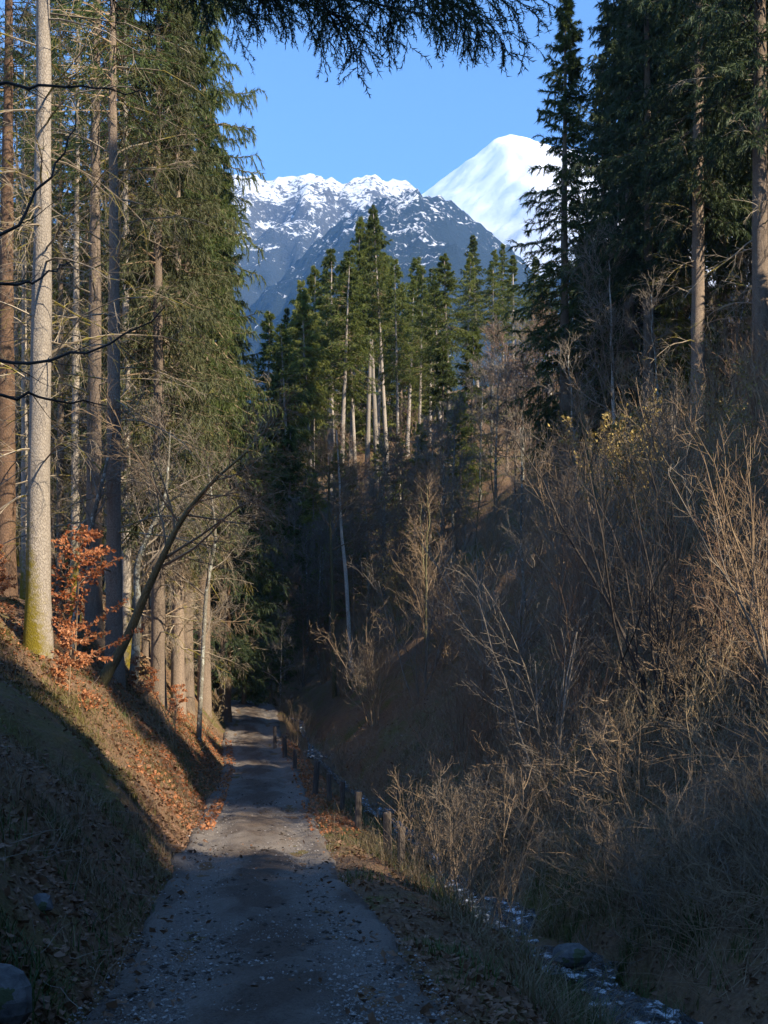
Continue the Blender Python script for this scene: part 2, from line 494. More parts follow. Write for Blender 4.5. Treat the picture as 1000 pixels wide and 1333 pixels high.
def gravel_material():
    m, nt, bs = mat('loose_stones')
    a = node(nt, 'ShaderNodeAttribute', attribute_name='tint')
    nt.links.new(ramp(nt, a.outputs['Fac'], [(0, (.10, .09, .082)), (.6, (.20, .175, .15)), (1, (.38, .345, .31))]), bs.inputs['Base Color'])
    bs.inputs['Roughness'].default_value = .8
    return m

def post_material():
    m, nt, bs = mat('weathered_post_wood')
    n = noise(nt, coords(nt, 'Object', (1, 1, .08)), 45, 5, .6)
    nt.links.new(ramp(nt, n, [(.3, (.035, .026, .020)), (.6, (.10, .078, .06)), (.8, (.17, .14, .11))]), bs.inputs['Base Color'])
    bs.inputs['Roughness'].default_value = .9
    bump(nt, bs, n, .8, .01)
    return m

def mountain_material(name, snow_amount, forest, scale, snow_low, snow_high, rock=(.12, .115, .115), fine_w=3.6, bmp=.9):
    """Snow lies on the less steep ground and thins towards the valley; forest below, rock where it is steep."""
    m, nt, bs = mat(name)
    geo = node(nt, 'ShaderNodeNewGeometry')
    o = coords(nt, 'Object')
    sp = node(nt, 'ShaderNodeSeparateXYZ'); nt.links.new(geo.outputs['Position'], sp.inputs[0])
    sn = node(nt, 'ShaderNodeSeparateXYZ'); nt.links.new(geo.outputs['Normal'], sn.inputs[0])
    fine = noise(nt, o, scale, 8, .72)
    mid = noise(nt, o, scale * .22, 5, .6)
    hgt = node(nt, 'ShaderNodeMapRange'); nt.links.new(sp.outputs['Z'], hgt.inputs[0]); hgt.inputs[1].default_value = snow_low; hgt.inputs[2].default_value = snow_high
    f = math_(nt, 'ADD', math_(nt, 'MULTIPLY', hgt.outputs[0], 1.0), math_(nt, 'MULTIPLY_ADD', fine, fine_w, -fine_w / 2))
    f = math_(nt, 'ADD', f, math_(nt, 'MULTIPLY_ADD', mid, 1.6, -.8))
    f = math_(nt, 'ADD', f, math_(nt, 'MULTIPLY_ADD', sn.outputs['Z'], 1.6, -1.15))
    mr = node(nt, 'ShaderNodeMapRange'); nt.links.new(f, mr.inputs[0]); mr.inputs[1].default_value = 1 - snow_amount - .12; mr.inputs[2].default_value = 1 - snow_amount + .12
    dark = mix(nt, math_(nt, 'MULTIPLY_ADD', hgt.outputs[0], 1.2, -.2), forest, rock)
    nt.links.new(mix(nt, mr.outputs[0], dark, (.78, .80, .83)), bs.inputs['Base Color'])
    bs.inputs['Roughness'].default_value = .8; bs.inputs['Specular IOR Level'].default_value = .1
    bump(nt, bs, fine, bmp, 14.0)
    return m

# ------------------------------------------------------------------ object helpers
def link(name, me, parent=None, loc=None):
    o = bpy.data.objects.new(name, me)
    COL.objects.link(o)
    if parent is not None: o.parent = parent
    if loc is not None: o.location = loc
    return o

def tag(o, label=None, cat=None, group=None, kind=None):
    if label: o['label'] = label
    if cat: o['category'] = cat
    if group: o['group'] = group
    if kind: o['kind'] = kind
    return o

def plant(name, parts, loc, rz=0.0, s=1.0, label=None, cat=None, group=None, lean=(0, 0), sz=None):
    """A thing: an Empty at its base and one child per part; alike plants share the parts' mesh data."""
    e = link(name, None)
    e.empty_display_size = .3
    e.location = loc; e.rotation_euler = (lean[0], lean[1], rz); e.scale = (s, s, sz or s)
    tag(e, label, cat, group)
    for pn, me in parts: link(pn, me, e)
    return e

# ------------------------------------------------------------------ ground, road, stream
def spaced(breaks):
    out = []
    for (a, b, st) in breaks: out.append(np.arange(a, b, st))
    return np.concatenate(out)

gx = np.concatenate([-np.geomspace(5500, 62, 26), spaced([(-60, -20, 1.2), (-20, -9, .4), (-9, 7, .13), (7, 20, .4), (20, 90, 1.5)]), np.geomspace(92, 5500, 26)])
gy = np.concatenate([-np.geomspace(400, 32, 8), spaced([(-30, 4, 1.5), (4, 30, .16), (30, 70, .45), (70, 160, 1.4)]), np.geomspace(162, 5600, 34)])
GX, GY = np.meshgrid(gx, gy)
GZ, GR, GA = ground_exact(GX, GY, True, True)
far_f = smooth((np.hypot(GX, GY) - 250) / 500)
GZ = GZ * (1 - far_f) + far_f * 15.0
_GRID.update(x=gx, y=gy, z=GZ, r=GR, a=GA)
acc = Acc()
idx = np.arange(GX.size).reshape(GX.shape)
Fg = np.stack([idx[:-1, :-1], idx[:-1, 1:], idx[1:, 1:], idx[1:, :-1]], -1).reshape(-1, 4)
acc.add(np.stack([GX, GY, GZ], -1), Fg, smooth_=True)
tag(link('ground', acc.mesh('ground', ground_material())), kind='structure')
LOWEST = float(GZ.min())

def ribbon(line, half, nx, rise, sub=1.0):
    """A strip along a line: returns points (n, nx, 3) and the across coordinate."""
    seg = np.linalg.norm(np.diff(line[:, :2], axis=0), axis=1); s = np.concatenate([[0], np.cumsum(seg)])
    q = np.arange(0, s[-1], sub)
    p = np.stack([np.interp(q, s, line[:, k]) for k in range(3)], -1)
    t = unit(np.gradient(p[:, :2], axis=0))
    n = np.stack([t[:, 1], -t[:, 0]], -1)
    a = np.linspace(-1, 1, nx)
    X = p[:, None, 0] + n[:, None, 0] * a * half; Y = p[:, None, 1] + n[:, None, 1] * a * half
    return X, Y, np.repeat(p[:, 2:3], nx, 1), np.repeat(a[None], len(q), 0)

rl = ROAD_D[(ROAD_D[:, 1] > -12) & (ROAD_D[:, 1] < 140)]
X, Y, Z, A = ribbon(rl, 1.32, 41, 0, .16)
edge = 1.02 / 1.32 + .12 * fbm(Y * .8, np.sign(A) * 5 + 0 * Y, 3, 31)
Z = Z + .03 + .07 * fbm(X * 1.3, Y * .7, 4, 41) + .06 * fbm(X * 6, Y * 6, 3, 43) - .06 * np.exp(-((np.abs(A) - .5) / .16) ** 2) - .30 * smooth((np.abs(A) - edge) / .22)
acc = Acc(); idx = np.arange(X.size).reshape(X.shape)
acc.add(np.stack([X, Y, Z], -1), np.stack([idx[:-1, :-1], idx[:-1, 1:], idx[1:, 1:], idx[1:, :-1]], -1).reshape(-1, 4), smooth_=True)
me = acc.mesh('road', road_material())
al = me.attributes.new('across', 'FLOAT', 'POINT'); al.data.foreach_set('value', A.astype(np.float32).ravel())
tag(link('road', me), kind='structure')
def road_z(x, y):
    r, zr, _ = side_of(ROAD_D, np.array([x]), np.array([y]))
    return float(zr[0]) + .02

sl = STREAM_D[(STREAM_D[:, 1] > -8) & (STREAM_D[:, 1] < 66)]
X, Y, Z, A = ribbon(sl, .42, 21, 0, .045)
wv = .18 + sum(1.25 * a_ * np.exp(-((Y - c_) / w_) ** 2) for c_, w_, a_ in ((10.6, 1.0, .8), (13.2, .8, 1.0), (16.3, 1.0, .95), (18.6, .6, .6), (24.5, .5, .6), (29, .6, .7), (44, 1.0, .6))) + .3 * fbm(Y * .55, 0 * Y, 2, 53)
mx = X.mean(1, keepdims=True); X = mx + (X - mx) * wv
Z = Z - .05 + .07 * fbm(X * 9, Y * 9, 2, 51) + .16 * fbm(X * .2, Y * .75, 2, 57)
acc = Acc(); idx = np.arange(X.size).reshape(X.shape)
acc.add(np.stack([X, Y, Z], -1), np.stack([idx[:-1, :-1], idx[:-1, 1:], idx[1:, 1:], idx[1:, :-1]], -1).reshape(-1, 4), smooth_=True)
tag(link('stream_water', acc.mesh('stream_water', water_material())), kind='structure')

# ------------------------------------------------------------------ mountains
def massif(name, Y0, prof, slope, amp, nsc, material, x0, x1, step, depth, seed, jag=0.0, base=10.0, spiky=0.0):
    px = np.array([p[0] for p in prof], float); py = np.array([p[1] for p in prof], float)
    xs = np.arange(x0, x1, step); ys = np.arange(Y0 - depth, Y0 + depth * .6, step * 1.25)
    X, Y = np.meshgrid(xs, ys)
    ridge = CZ + (HY - np.interp(X / Y0 * F + CX, px, py)) / F * Y0
    d = Y0 - Y + 60 * fbm(X / 300, Y / 300, 2, seed + 5)
    fall = np.where(d > 0, slope * d, -.55 * d)
    rid = 1 - 2 * np.abs(fbm(X / nsc, Y / (nsc * 2.2), 5, seed, .55))
    Z = ridge - fall + amp * (rid - .75) * smooth(np.abs(d) / 500 + .12) + jag * fbm(X / 55, Y / 90, 4, seed + 9, .6)
    Z = Z + spiky * np.random.default_rng(seed).normal(size=Z.shape)
    Z = np.maximum(Z, base - 30)
    acc = Acc(); idx = np.arange(X.size).reshape(X.shape)
    acc.add(np.stack([X, Y, Z], -1), np.stack([idx[:-1, :-1], idx[:-1, 1:], idx[1:, 1:], idx[1:, :-1]], -1).reshape(-1, 4), smooth_=True)
    tag(link(name, acc.mesh(name, material)), kind='structure')
    return float(Z.max())

top = 0
top = max(top, massif('rocky_mountain', 3100, [(0, 330), (180, 260), (260, 236), (305, 226), (345, 232), (385, 229), (405, 223), (425, 226), (442, 239), (465, 234), (488, 230), (515, 240), (560, 258), (640, 320), (760, 420), (1100, 600)],
              .78, 130, 420, mountain_material('snowy_rock', .30, (.035, .045, .05), .085, 780, 1380), -1100, 900, 11, 1500, 61, jag=38))
top = max(top, massif('forested_hill', 2350, [(150, 560), (250, 460), (330, 388), (380, 346), (420, 310), (450, 285), (478, 268), (500, 256), (524, 252), (540, 248), (555, 256), (570, 257), (600, 274), (628, 294), (660, 318), (720, 380), (900, 520), (1200, 700)],
              .62, 90, 380, mountain_material('snow_dusted_forest', -.02, (.022, .034, .036), .085, 100, 1300, rock=(.03, .04, .045), fine_w=3.4), -850, 800, 11, 1300, 71, jag=14, spiky=5.0))
top = max(top, massif('snow_mountain', 4300, [(300, 420), (470, 300), (530, 262), (556, 244), (590, 221), (622, 199), (645, 182), (664, 175), (690, 179), (725, 190), (800, 205), (900, 240), (1100, 330)],
              .60, 45, 800, mountain_material('deep_snow', 1.55, (.09, .095, .10), .03, 500, 1300, bmp=.25), -400, 1500, 14, 1700, 83, jag=9))

# haze: the far slopes fade to blue
hb = np.array([[-5700, -600, LOWEST - 1.2], [5700, 6100, max(top, 60) + 25]])
hv = np.array([(x, y, z) for x in hb[:, 0] for y in hb[:, 1] for z in hb[:, 2]])
acc = Acc(); acc.add(hv, np.array([(0, 1, 3, 2), (4, 6, 7, 5), (0, 4, 5, 1), (2, 3, 7, 6), (0, 2, 6, 4), (1, 5, 7, 3)]))
hm = bpy.data.materials.new('haze_air'); hm.use_nodes = True
hm.node_tree.nodes.remove(hm.node_tree.nodes['Principled BSDF'])
pv = hm.node_tree.nodes.new('ShaderNodeVolumePrincipled')
pv.inputs['Color'].default_value = (.22, .50, 1.0, 1)
pv.inputs['Density'].default_value = .00010
pv.inputs['Anisotropy'].default_value = .0
hm.node_tree.links.new(pv.outputs[0], hm.node_tree.nodes['Material Output'].inputs['Volume'])
tag(link('haze', acc.mesh('haze', hm)), kind='stuff')

# ------------------------------------------------------------------ tree builders
def trunk_line(rng, H, lean=0.0, wob=.05, K=26):
    t = np.linspace(0, 1, K)
    x = lean * t + wob * np.cumsum(rng.normal(size=K)) / 3 * t
    y = wob * np.cumsum(rng.normal(size=K)) / 3 * t
    return np.stack([x, y, -.6 + (H + .6) * t], -1)

def trunk_mesh(P, r0, material, n=10, flare=.35, rt=.02):
    K = len(P); z = P[:, 2]
    R = r0 * (1 - np.linspace(0, 1, K) ** 1.15) + rt
    R = R * (1 + flare * np.exp(-np.maximum(z, 0) / .45))
    a = Acc(); V, Fq = tubes(P[None], R[None], n)
    V = V + .03 * r0 * RNG.normal(size=V.shape)
    a.add(V, Fq, smooth_=True)
    return a.mesh('trunk', material), R

def spruce(seed, H, hb, rad, nb, nt, ns, ln, wd, r0, barkm, needm, droop=.5, hang=-1.2, dead=0, deadlen=2.2, up_tip=.25, open_=1.0, deadm='dead', hangtwig=False, spire=.9):
    """Trunk, limbs and needle crown from hb to H; dead branches below hb."""
    rng = np.random.default_rng(seed)
    P = trunk_line(rng, H)
    tm, R = trunk_mesh(P, r0, M[barkm])
    parts = [('trunk', tm)]
    w6 = np.arange(nb) // 6 / (nb / 6)                       # boughs sit in whorls
    q = np.clip(w6 + rng.normal(size=nb) * .35 / (nb / 6) + .4 / (nb / 6), 0, .992)
    z = hb + (H - hb) * q
    L = rad * ((1 - q) ** spire) * np.minimum(1, .6 + 2.2 * q) * rng.uniform(.5, 1.2, nb) + .10
    az = rng.uniform(0, 2 * np.pi, nb)
    el = np.radians(-22 + 50 * q + rng.normal(size=nb) * 8)
    base = np.stack([np.interp(z, P[:, 2], P[:, k]) for k in range(3)], -1)
    d = np.stack([np.cos(az) * np.cos(el), np.sin(az) * np.cos(el), np.sin(el)], -1)
    K = 6; pts = [base]
    for k in range(K - 1):
        pts.append(pts[-1] + d * (L / (K - 1))[:, None])
        bend = (-droop * .5 if k < 2 else up_tip) * (1 - .5 * q)
        d = unit(d + np.stack([0 * q, 0 * q, bend / 2], -1) + rng.normal(size=d.shape) * .07)
    BP = np.stack(pts, 1)
    BR = np.clip(L * .011, .006, .06)[:, None] * np.linspace(1, .25, K)[None]
    a = Acc(); V, Fq = tubes(BP, BR, 3); a.add(V, Fq, 0)
    TP, TR = grow(rng, BP, BR, nt, .15, 1.0, L * .30 + .12, 1.0, K=4, up=hang, wob=.12, rr=.4, fall=.45, rmin=.004, flat=.35)
    V, Fq = tubes(TP, TR, 3); a.add(V, Fq, 0)
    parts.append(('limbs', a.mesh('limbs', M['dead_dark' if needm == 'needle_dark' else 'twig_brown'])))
    a = Acc()
    keep = rng.random(len(TP)) < open_
    V, Fq = sprigs(rng, TP[keep], ns, ln, wd, .6, .35, .05, True); a.add(V, Fq)
    V, Fq = sprigs(rng, BP, ns * 2, ln, wd, .8, .2, .3, True); a.add(V, Fq)
    parts.append(('crown', a.mesh('crown', M[needm])))
    if dead:
        parts.append(('dead_branches', dead_mesh(rng, P, R, dead, .09, min(hb / H + .08, .95), deadlen, M[deadm], hangtwig)))
    return parts

def dead_mesh(rng, P, R, n, t0, t1, L, material, hangtwig=False, split=False):
    """Dead branches of a bole: one mesh, or a list of one mesh per branch."""
    B1, R1 = grow(rng, P[None], np.minimum(R, .10)[None], n, t0, t1, L, 1.45, K=7, up=-.55, wob=.10, rr=.24, fall=.1, rmin=.012)
    out = []
    for k in (range(n) if split else [slice(None)]):
        p, r = (B1[k:k + 1], R1[k:k + 1]) if split else (B1, R1)
        a = Acc()
        V, Fq = tubes(p, r, 4); a.add(V, Fq)
        B2, R2 = grow(rng, p, r, 8, .2, .98, L * .34, .8, K=5, up=-.5 if not hangtwig else -1.8, wob=.17, rr=.55, fall=.4, rmin=.006)
        V, Fq = tubes(B2, R2, 3); a.add(V, Fq)
        B3, R3 = grow(rng, B2, R2, 5 if not hangtwig else 8, .2, 1, L * .15, .7, K=3, up=-.5 if not hangtwig else -2.4, wob=.15, rr=.6, rmin=.0045)
        V, Fq = tubes(B3, R3, 3); a.add(V, Fq)
        out.append(a.mesh('dead_branch' if split else 'dead_branches', material))
    return out if split else out[0]

def bare_shrub(seed, stems, H, spread, twm, l2=7, l3=6, l4=3, r0=.022, up=.45, rmin=.0045, leaves=None, leafn=0, leafs=.06, bend=.1):
    rng = np.random.default_rng(seed)
    az = rng.uniform(0, 2 * np.pi, stems); el = np.abs(rng.normal(size=stems)) * spread + .05
    d = np.stack([np.cos(az) * np.sin(el), np.sin(az) * np.sin(el), np.cos(el)], -1)
    ln = H * rng.uniform(.55, 1.1, stems)
    K = 8; p = np.stack([rng.normal(size=stems) * .12, rng.normal(size=stems) * .12, np.full(stems, -.25)], -1); pts = [p]
    for k in range(K - 1):
        pts.append(pts[-1] + d * (ln / (K - 1))[:, None])
        d = unit(d + np.array([0, 0, .05]) + rng.normal(size=d.shape) * bend)
    S = np.stack(pts, 1); R = (r0 * rng.uniform(.6, 1.3, stems))[:, None] * np.linspace(1, .25, K)[None]
    a = Acc(); V, Fq = tubes(S, R, 5); a.add(V, Fq, smooth_=True)
    me_s = a.mesh('stems', M[twm])
    a = Acc()
    B2, R2 = grow(rng, S, R, l2, .22, 1, ln * .42, .62, K=5, up=up, wob=.13, rr=.5, fall=.55, rmin=rmin * 1.3)
    V, Fq = tubes(B2, R2, 3); a.add(V, Fq)
    B3, R3 = grow(rng, B2, R2, l3, .15, 1, H * .13, .65, K=4, up=up, wob=.15, rr=.55, fall=.5, rmin=rmin)
    V, Fq = tubes(B3, R3, 3); a.add(V, Fq)
    last = B3
    if l4:
        B4, R4 = grow(rng, B3, R3, l4, .2, 1, H * .055, .7, K=3, up=up * .6, wob=.12, rr=.7, fall=.4, rmin=rmin * .9)
        V, Fq = tubes(B4, R4, 3); a.add(V, Fq); last = B4
    parts = [('stems', me_s), ('twigs', a.mesh('twigs', M[twm]))]
    if leaves:
        a = Acc(); V, Fq = sprigs(rng, last, leafn, leafs, leafs * .28, spread=1.2, droop=.5); a.add(V, Fq)
        parts.append(('catkins' if leaves == 'catkin' else 'leaves', a.mesh('leaves', M[leaves])))
    return parts

def bare_tree(seed, H, r0, barkm, twm, lean=.0, l1=14, t0=.35, l2=6, l3=6, l4=3, L=.36, ang=.85, up=.25, P=None, rmin=.006, leaves=None, leafn=3, leafs=.1):
    rng = np.random.default_rng(seed)
    if P is None: P = trunk_line(rng, H, lean, .10)
    tm, R = trunk_mesh(P, r0, M[barkm], 8, .25)
    a = Acc(); Pp, Rr = P[None], R[None]
    B1, R1 = grow(rng, Pp, Rr, l1, t0, 1, H * L, ang, K=7, up=up, wob=.12, rr=.45, fall=.6, rmin=rmin * 2)
    V, Fq = tubes(B1, R1, 4); a.add(V, Fq)
    B2, R2 = grow(rng, B1, R1, l2, .2, 1, H * L * .42, .75, K=5, up=up, wob=.14, rr=.5, fall=.5, rmin=rmin * 1.3)
    V, Fq = tubes(B2, R2, 3); a.add(V, Fq)
    B3, R3 = grow(rng, B2, R2, l3, .15, 1, H * L * .2, .7, K=4, up=up, wob=.15, rr=.6, fall=.5, rmin=rmin)
    V, Fq = tubes(B3, R3, 3); a.add(V, Fq); last = B3
    if l4:
        B4, R4 = grow(rng, B3, R3, l4, .2, 1, H * L * .10, .7, K=3, up=up * .5, wob=.15, rr=.7, fall=.4, rmin=rmin * .9)
        V, Fq = tubes(B4, R4, 3); a.add(V, Fq); last = B4
    parts = [('trunk', tm), ('branches', a.mesh('branches', M[twm]))]
    if leaves:
        a = Acc(); V, Fq = sprigs(rng, last, leafn, leafs, leafs * .3, spread=1.2, droop=.2); a.add(V, Fq)
        parts.append(('leaves', a.mesh('leaves', M[leaves])))
    return parts

def beech_sapling(seed, H, nleaf=5, leafs=.085):
    rng = np.random.default_rng(seed)
    P = trunk_line(rng, H, .15, .05, 10); R = np.linspace(.022, .006, 10)
    a = Acc(); V, Fq = tubes(P[None], R[None], 6); a.add(V, Fq, smooth_=True); sm = a.mesh('stem', M['twig_brown'])
    a = Acc()
    B1, R1 = grow(rng, P[None], R[None], 22, .16, 1, H * .48, 1.25, K=6, up=.12, wob=.10, rr=.5, fall=.65, rmin=.006)
    V, Fq = tubes(B1, R1, 3); a.add(V, Fq)
    B2, R2 = grow(rng, B1, R1, 7, .2, 1, H * .13, .8, K=4, up=.0, wob=.12, rr=.6, fall=.3, rmin=.004, flat=.25)
    V, Fq = tubes(B2, R2, 3); a.add(V, Fq); bm_ = a.mesh('branches', M['twig_brown'])
    a = Acc(); V, Fq = sprigs(rng, B2, nleaf, leafs, leafs * .30, spread=1.0, droop=.25)
    a.add(V, Fq)
    return [('stem', sm), ('branches', bm_), ('leaves', a.mesh('leaves', M['leaf_orange']))]

# ------------------------------------------------------------------ left side: tall trunks on the sunlit bank
def pole_tree(seed, H, r0, barkm, lean=0, dead=26, deadlen=2.6, hangtwig=False, crown=True, hb=.62, rad=2.3, nb=110, split=False):
    """A tall forest spruce: long bare bole with dead branches, crown high up."""
    rng = np.random.default_rng(seed)
    P = trunk_line(rng, H, lean, .05, 30)
    tm, R = trunk_mesh(P, r0, M[barkm], 14, .38)
    parts = [('trunk', tm)]
    if dead:
        dm = dead_mesh(rng, P, R, dead, .14, .70, deadlen, M['dead'], hangtwig, split)
        parts += [('dead_branch', q) for q in dm] if split else [('dead_branches', dm)]
    if crown:
        z0 = H * hb
        z = z0 + (H - z0) * (np.arange(nb) + rng.random(nb)) / nb; q = (z - z0) / (H - z0)
        L = rad * (1 - q) ** .8 * rng.uniform(.6, 1.1, nb) + .2; az = rng.uniform(0, 6.283, nb); el = np.radians(-15 + 40 * q)
        d = np.stack([np.cos(az) * np.cos(el), np.sin(az) * np.cos(el), np.sin(el)], -1)
        b = np.stack([np.interp(z, P[:, 2], P[:, k]) for k in range(3)], -1)
        BP = b[:, None] + d[:, None] * (L[:, None] * np.linspace(0, 1, 5)[None])[..., None] - np.array([0, 0, 1.0]) * (.12 * L[:, None] * np.linspace(0, 1, 5)[None] ** 2)[..., None]
        BR = .02 * np.ones((nb, 1)) * np.linspace(1, .3, 5)[None]
        a = Acc(); TP, TR = grow(rng, BP, BR, 8, .15, 1, L * .3 + .1, .95, K=3, up=-1.0, flat=.3, rmin=.005)
        V, Fq = tubes(BP, BR, 3); a.add(V, Fq); parts.append(('limbs', a.mesh('limbs', M['twig_brown'])))
        a = Acc(); V, Fq = sprigs(rng, TP, 16, .17, .012, tri=True); a.add(V, Fq); parts.append(('crown', a.mesh('crown', M['needle'])))
    return parts

plant('spruce_tree', pole_tree(101, 25, .235, 'bark_pale', lean=.25, dead=40, deadlen=3.2, split=True), at(49, 26.0), 0, 1.03,
      'tall pale spruce trunk with yellow moss at its foot on the sunlit bank edge', 'tree')
plant('spruce_tree', pole_tree(102, 25, .215, 'bark_mid', lean=.1, dead=40, deadlen=3.2, split=True), at(122, 33.5), 1.0, 1,
      'straight grey-brown spruce trunk just behind the orange-leaved beech sapling', 'tree')
plant('spruce_tree', pole_tree(103, 23, .20, 'bark_mid', lean=.1, dead=36, deadlen=3.0, split=True), at(149, 31.0), 2.2, 1,
      'slim brown spruce trunk crossed at its foot by the leaning olive tree', 'tree')
plant('pine_tree', pole_tree(104, 25, .29, 'bark_red', lean=0, dead=30, split=True), at(8, 37.0), .5, 1,
      'thick reddish-brown trunk at the left edge behind the mossy pale spruce', 'tree')
thin = pole_tree(105, 22, .12, 'bark_mid', dead=40, deadlen=2.4)
thin2 = pole_tree(106, 23, .135, 'bark_pale', dead=40, deadlen=2.6, hangtwig=True)
for k, (px, Y, rz) in enumerate([(32, 45, 0), (78, 48, 1), (98, 43, 2), (112, 56, 3), (165, 40, 4), (190, 46, 5), (210, 53, .7), (60, 60, 1.7), (20, 58, 2.4), (236, 60, 4.4), (140, 64, 5), (-10, 50, 1), (178, 58, 2.6)]):
    plant('spruce_tree', thin if k % 2 else thin2, at(px, Y), rz, .9 + .25 * RNG.random(),
          'slim spruce trunk with bare dead branches inside the dim left forest', 'tree', 'slim trunks inside the left forest')
plant('spruce_tree', pole_tree(107, 20, .17, 'bark_red', dead=10, crown=False), at(296, 52), 0, .9, 'dark upright trunk beside the left edge of the far road bend', 'tree')

# crowned spruces on the left
oldA = spruce(201, 27, 7.5, 3.5, 240, 13, 26, .19, .014, .24, 'bark_mid', 'needle', droop=.55, hang=-1.9, dead=18, deadlen=2.4, hangtwig=True)
oldB = spruce(202, 26, 5.5, 3.2, 240, 13, 24, .21, .013, .22, 'bark_mid', 'needle_old', droop=.7, hang=-2.6, dead=14, deadlen=2.4, hangtwig=True)
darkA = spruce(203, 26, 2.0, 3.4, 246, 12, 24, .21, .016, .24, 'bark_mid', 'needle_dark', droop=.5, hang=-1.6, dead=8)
plant('spruce_tree', oldA, at(243, 45), .4, 1.0, 'green spruce with drooping sunlit boughs at the sky gap edge on the left', 'tree')
plant('spruce_tree', oldB, at(206, 37), 2.0, .96, 'old spruce with grey-green hanging twigs nearest the left side of the road', 'tree')
plant('spruce_tree', oldB, at(232, 42), 4.0, 1.0, 'old spruce with hanging olive-grey twigs just left of the green sky-edge spruce', 'tree')
plant('spruce_tree', darkA, at(272, 57), 1.1, 1.05, 'dark spruce forming the left edge of the blue sky above the road', 'tree')
plant('spruce_tree', oldA, at(266, 49), 2.6, 1.0, 'tallest green spruce on the left, its boughs reaching furthest into the blue sky', 'tree', sz=1.45)
plant('spruce_tree', darkA, at(292, 52), 3.3, .92, 'dark low-boughed spruce nearest the road bend on its left', 'tree')
for k, (px, Y, rz, s) in enumerate([(160, 52, 3, 1), (225, 66, 4, 1.1), (100, 66, 5, 1.05), (40, 72, .3, 1.1), (-30, 62, 1.3, 1), (285, 78, 2.3, .95), (180, 80, 3.3, 1.1), (110, 90, 4.3, 1.1), (250, 92, 5.3, 1.0), (30, 95, .8, 1.2), (200, 105, 1.8, 1.1), (140, 112, 2.8, 1.1), (70, 112, 2.9, 1.1), (0, 120, 2.1, 1.1), (-20, 84, 2, 1.1), (300, 98, 2, .9), (65, 52, 1.2, .9), (130, 72, 2.2, 1)]):
    plant('spruce_tree', (oldA, oldB, darkA)[k % 3], at(px, Y), rz, s, 'crowded spruce standing back in the left forest', 'tree', 'spruces standing back in the left forest')

young = spruce(210, 8, .4, 1.9, 120, 10, 14, .15, .013, .07, 'bark_mid', 'needle', droop=.4, hang=-.8)
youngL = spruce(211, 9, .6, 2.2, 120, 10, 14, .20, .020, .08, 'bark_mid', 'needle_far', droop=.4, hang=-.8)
for k, (px, Y, s) in enumerate([(318, 60, 1.1), (352, 66, 1.0), (330, 72, 1.3), (376, 70, .8)]):
    plant('young_spruce', young, at(px, Y), k * 1.3, s, 'dark young spruce in the shade above the far road bend', 'tree', 'young spruces by the far road bend')

# leaning olive tree and its neighbours
def line_tree(name, pts, r0, barkm, twm, seed, label, cat='tree', l1=16, L=.3, t0=.3, up=.1, leaves=None, H=None, l4=3, rt=.012, leafn=2, leafs=.08):
    p = np.array(pts); b = np.array([p[0, 0], p[0, 1], g1(p[0, 0], p[0, 1])])
    p[0] = b; q = p - b; q[0, 2] = -.3
    K = 24; s = np.linspace(0, 1, len(q)); t = np.linspace(0, 1, K)
    P = np.stack([np.interp(t, s, q[:, k]) for k in range(3)], -1)
    for _ in range(2): P[1:-1] = (P[:-2] + 2 * P[1:-1] + P[2:]) / 4
    parts = bare_tree(seed, H or float(q[-1, 2]), r0, barkm, twm, l1=l1, L=L, t0=t0, up=up, P=P, leaves=leaves, l4=l4, leafn=leafn, leafs=leafs)
    return plant(name, parts, b, 0, 1, label, cat)

Yl = 29.0
line_tree('leaning_tree', [spot(128, 884, Yl), spot(163, 838, Yl), spot(190, 772, Yl - .3), spot(213, 722, Yl - .6), spot(238, 672, Yl - 1), spot(275, 628, Yl - 1.6), spot(322, 588, Yl - 2.2)],
          .10, 'bark_olive', 'twig_brown', 301, 'olive-barked bare tree leaning far out over the road from the bank', l1=13, L=.60, t0=.42, up=.05, H=5.2, l4=2)
line_tree('leaning_tree', [spot(92, 842, 30), spot(108, 735, 30), spot(122, 670, 30), spot(136, 618, 30), spot(152, 540, 30)], .075, 'bark_lichen', 'twig_grey', 302,
          'thin pale leaning trunk rising behind the orange beech leaves', l1=12, L=.25, t0=.4, H=6)
line_tree('bare_tree', [spot(173, 893, 33), spot(180, 800, 33), spot(177, 735, 33), spot(196, 690, 33), spot(216, 655, 33), spot(222, 560, 33)], .10, 'bark_lichen', 'twig_grey', 303,
          'crooked pale lichen-covered trunk just right of the leaning olive tree', l1=14, L=.35, t0=.3, H=6.5)
line_tree('bare_tree', [spot(258, 850, 36), spot(268, 770, 36), spot(282, 700, 36), spot(270, 600, 36)], .05, 'bark_lichen', 'twig_grey', 304,
          'slender bare grey tree beside the left road edge where twigs hang', l1=11, L=.5, t0=.2, H=6)
for k, (px, Y) in enumerate([(225, 44), (205, 41), (262, 56)]):
    plant('bare_tree', None or (globals().setdefault('understory', bare_tree(305, 7, .06, 'bark_olive', 'twig_brown', l1=16, t0=.2, L=.42, ang=1.1, up=-.1))), at(px, Y), k * 1.7, .8 + .3 * RNG.random(),
          'tangled bare brown understory tree on the shaded left bank', 'tree', 'understory trees on the left bank')

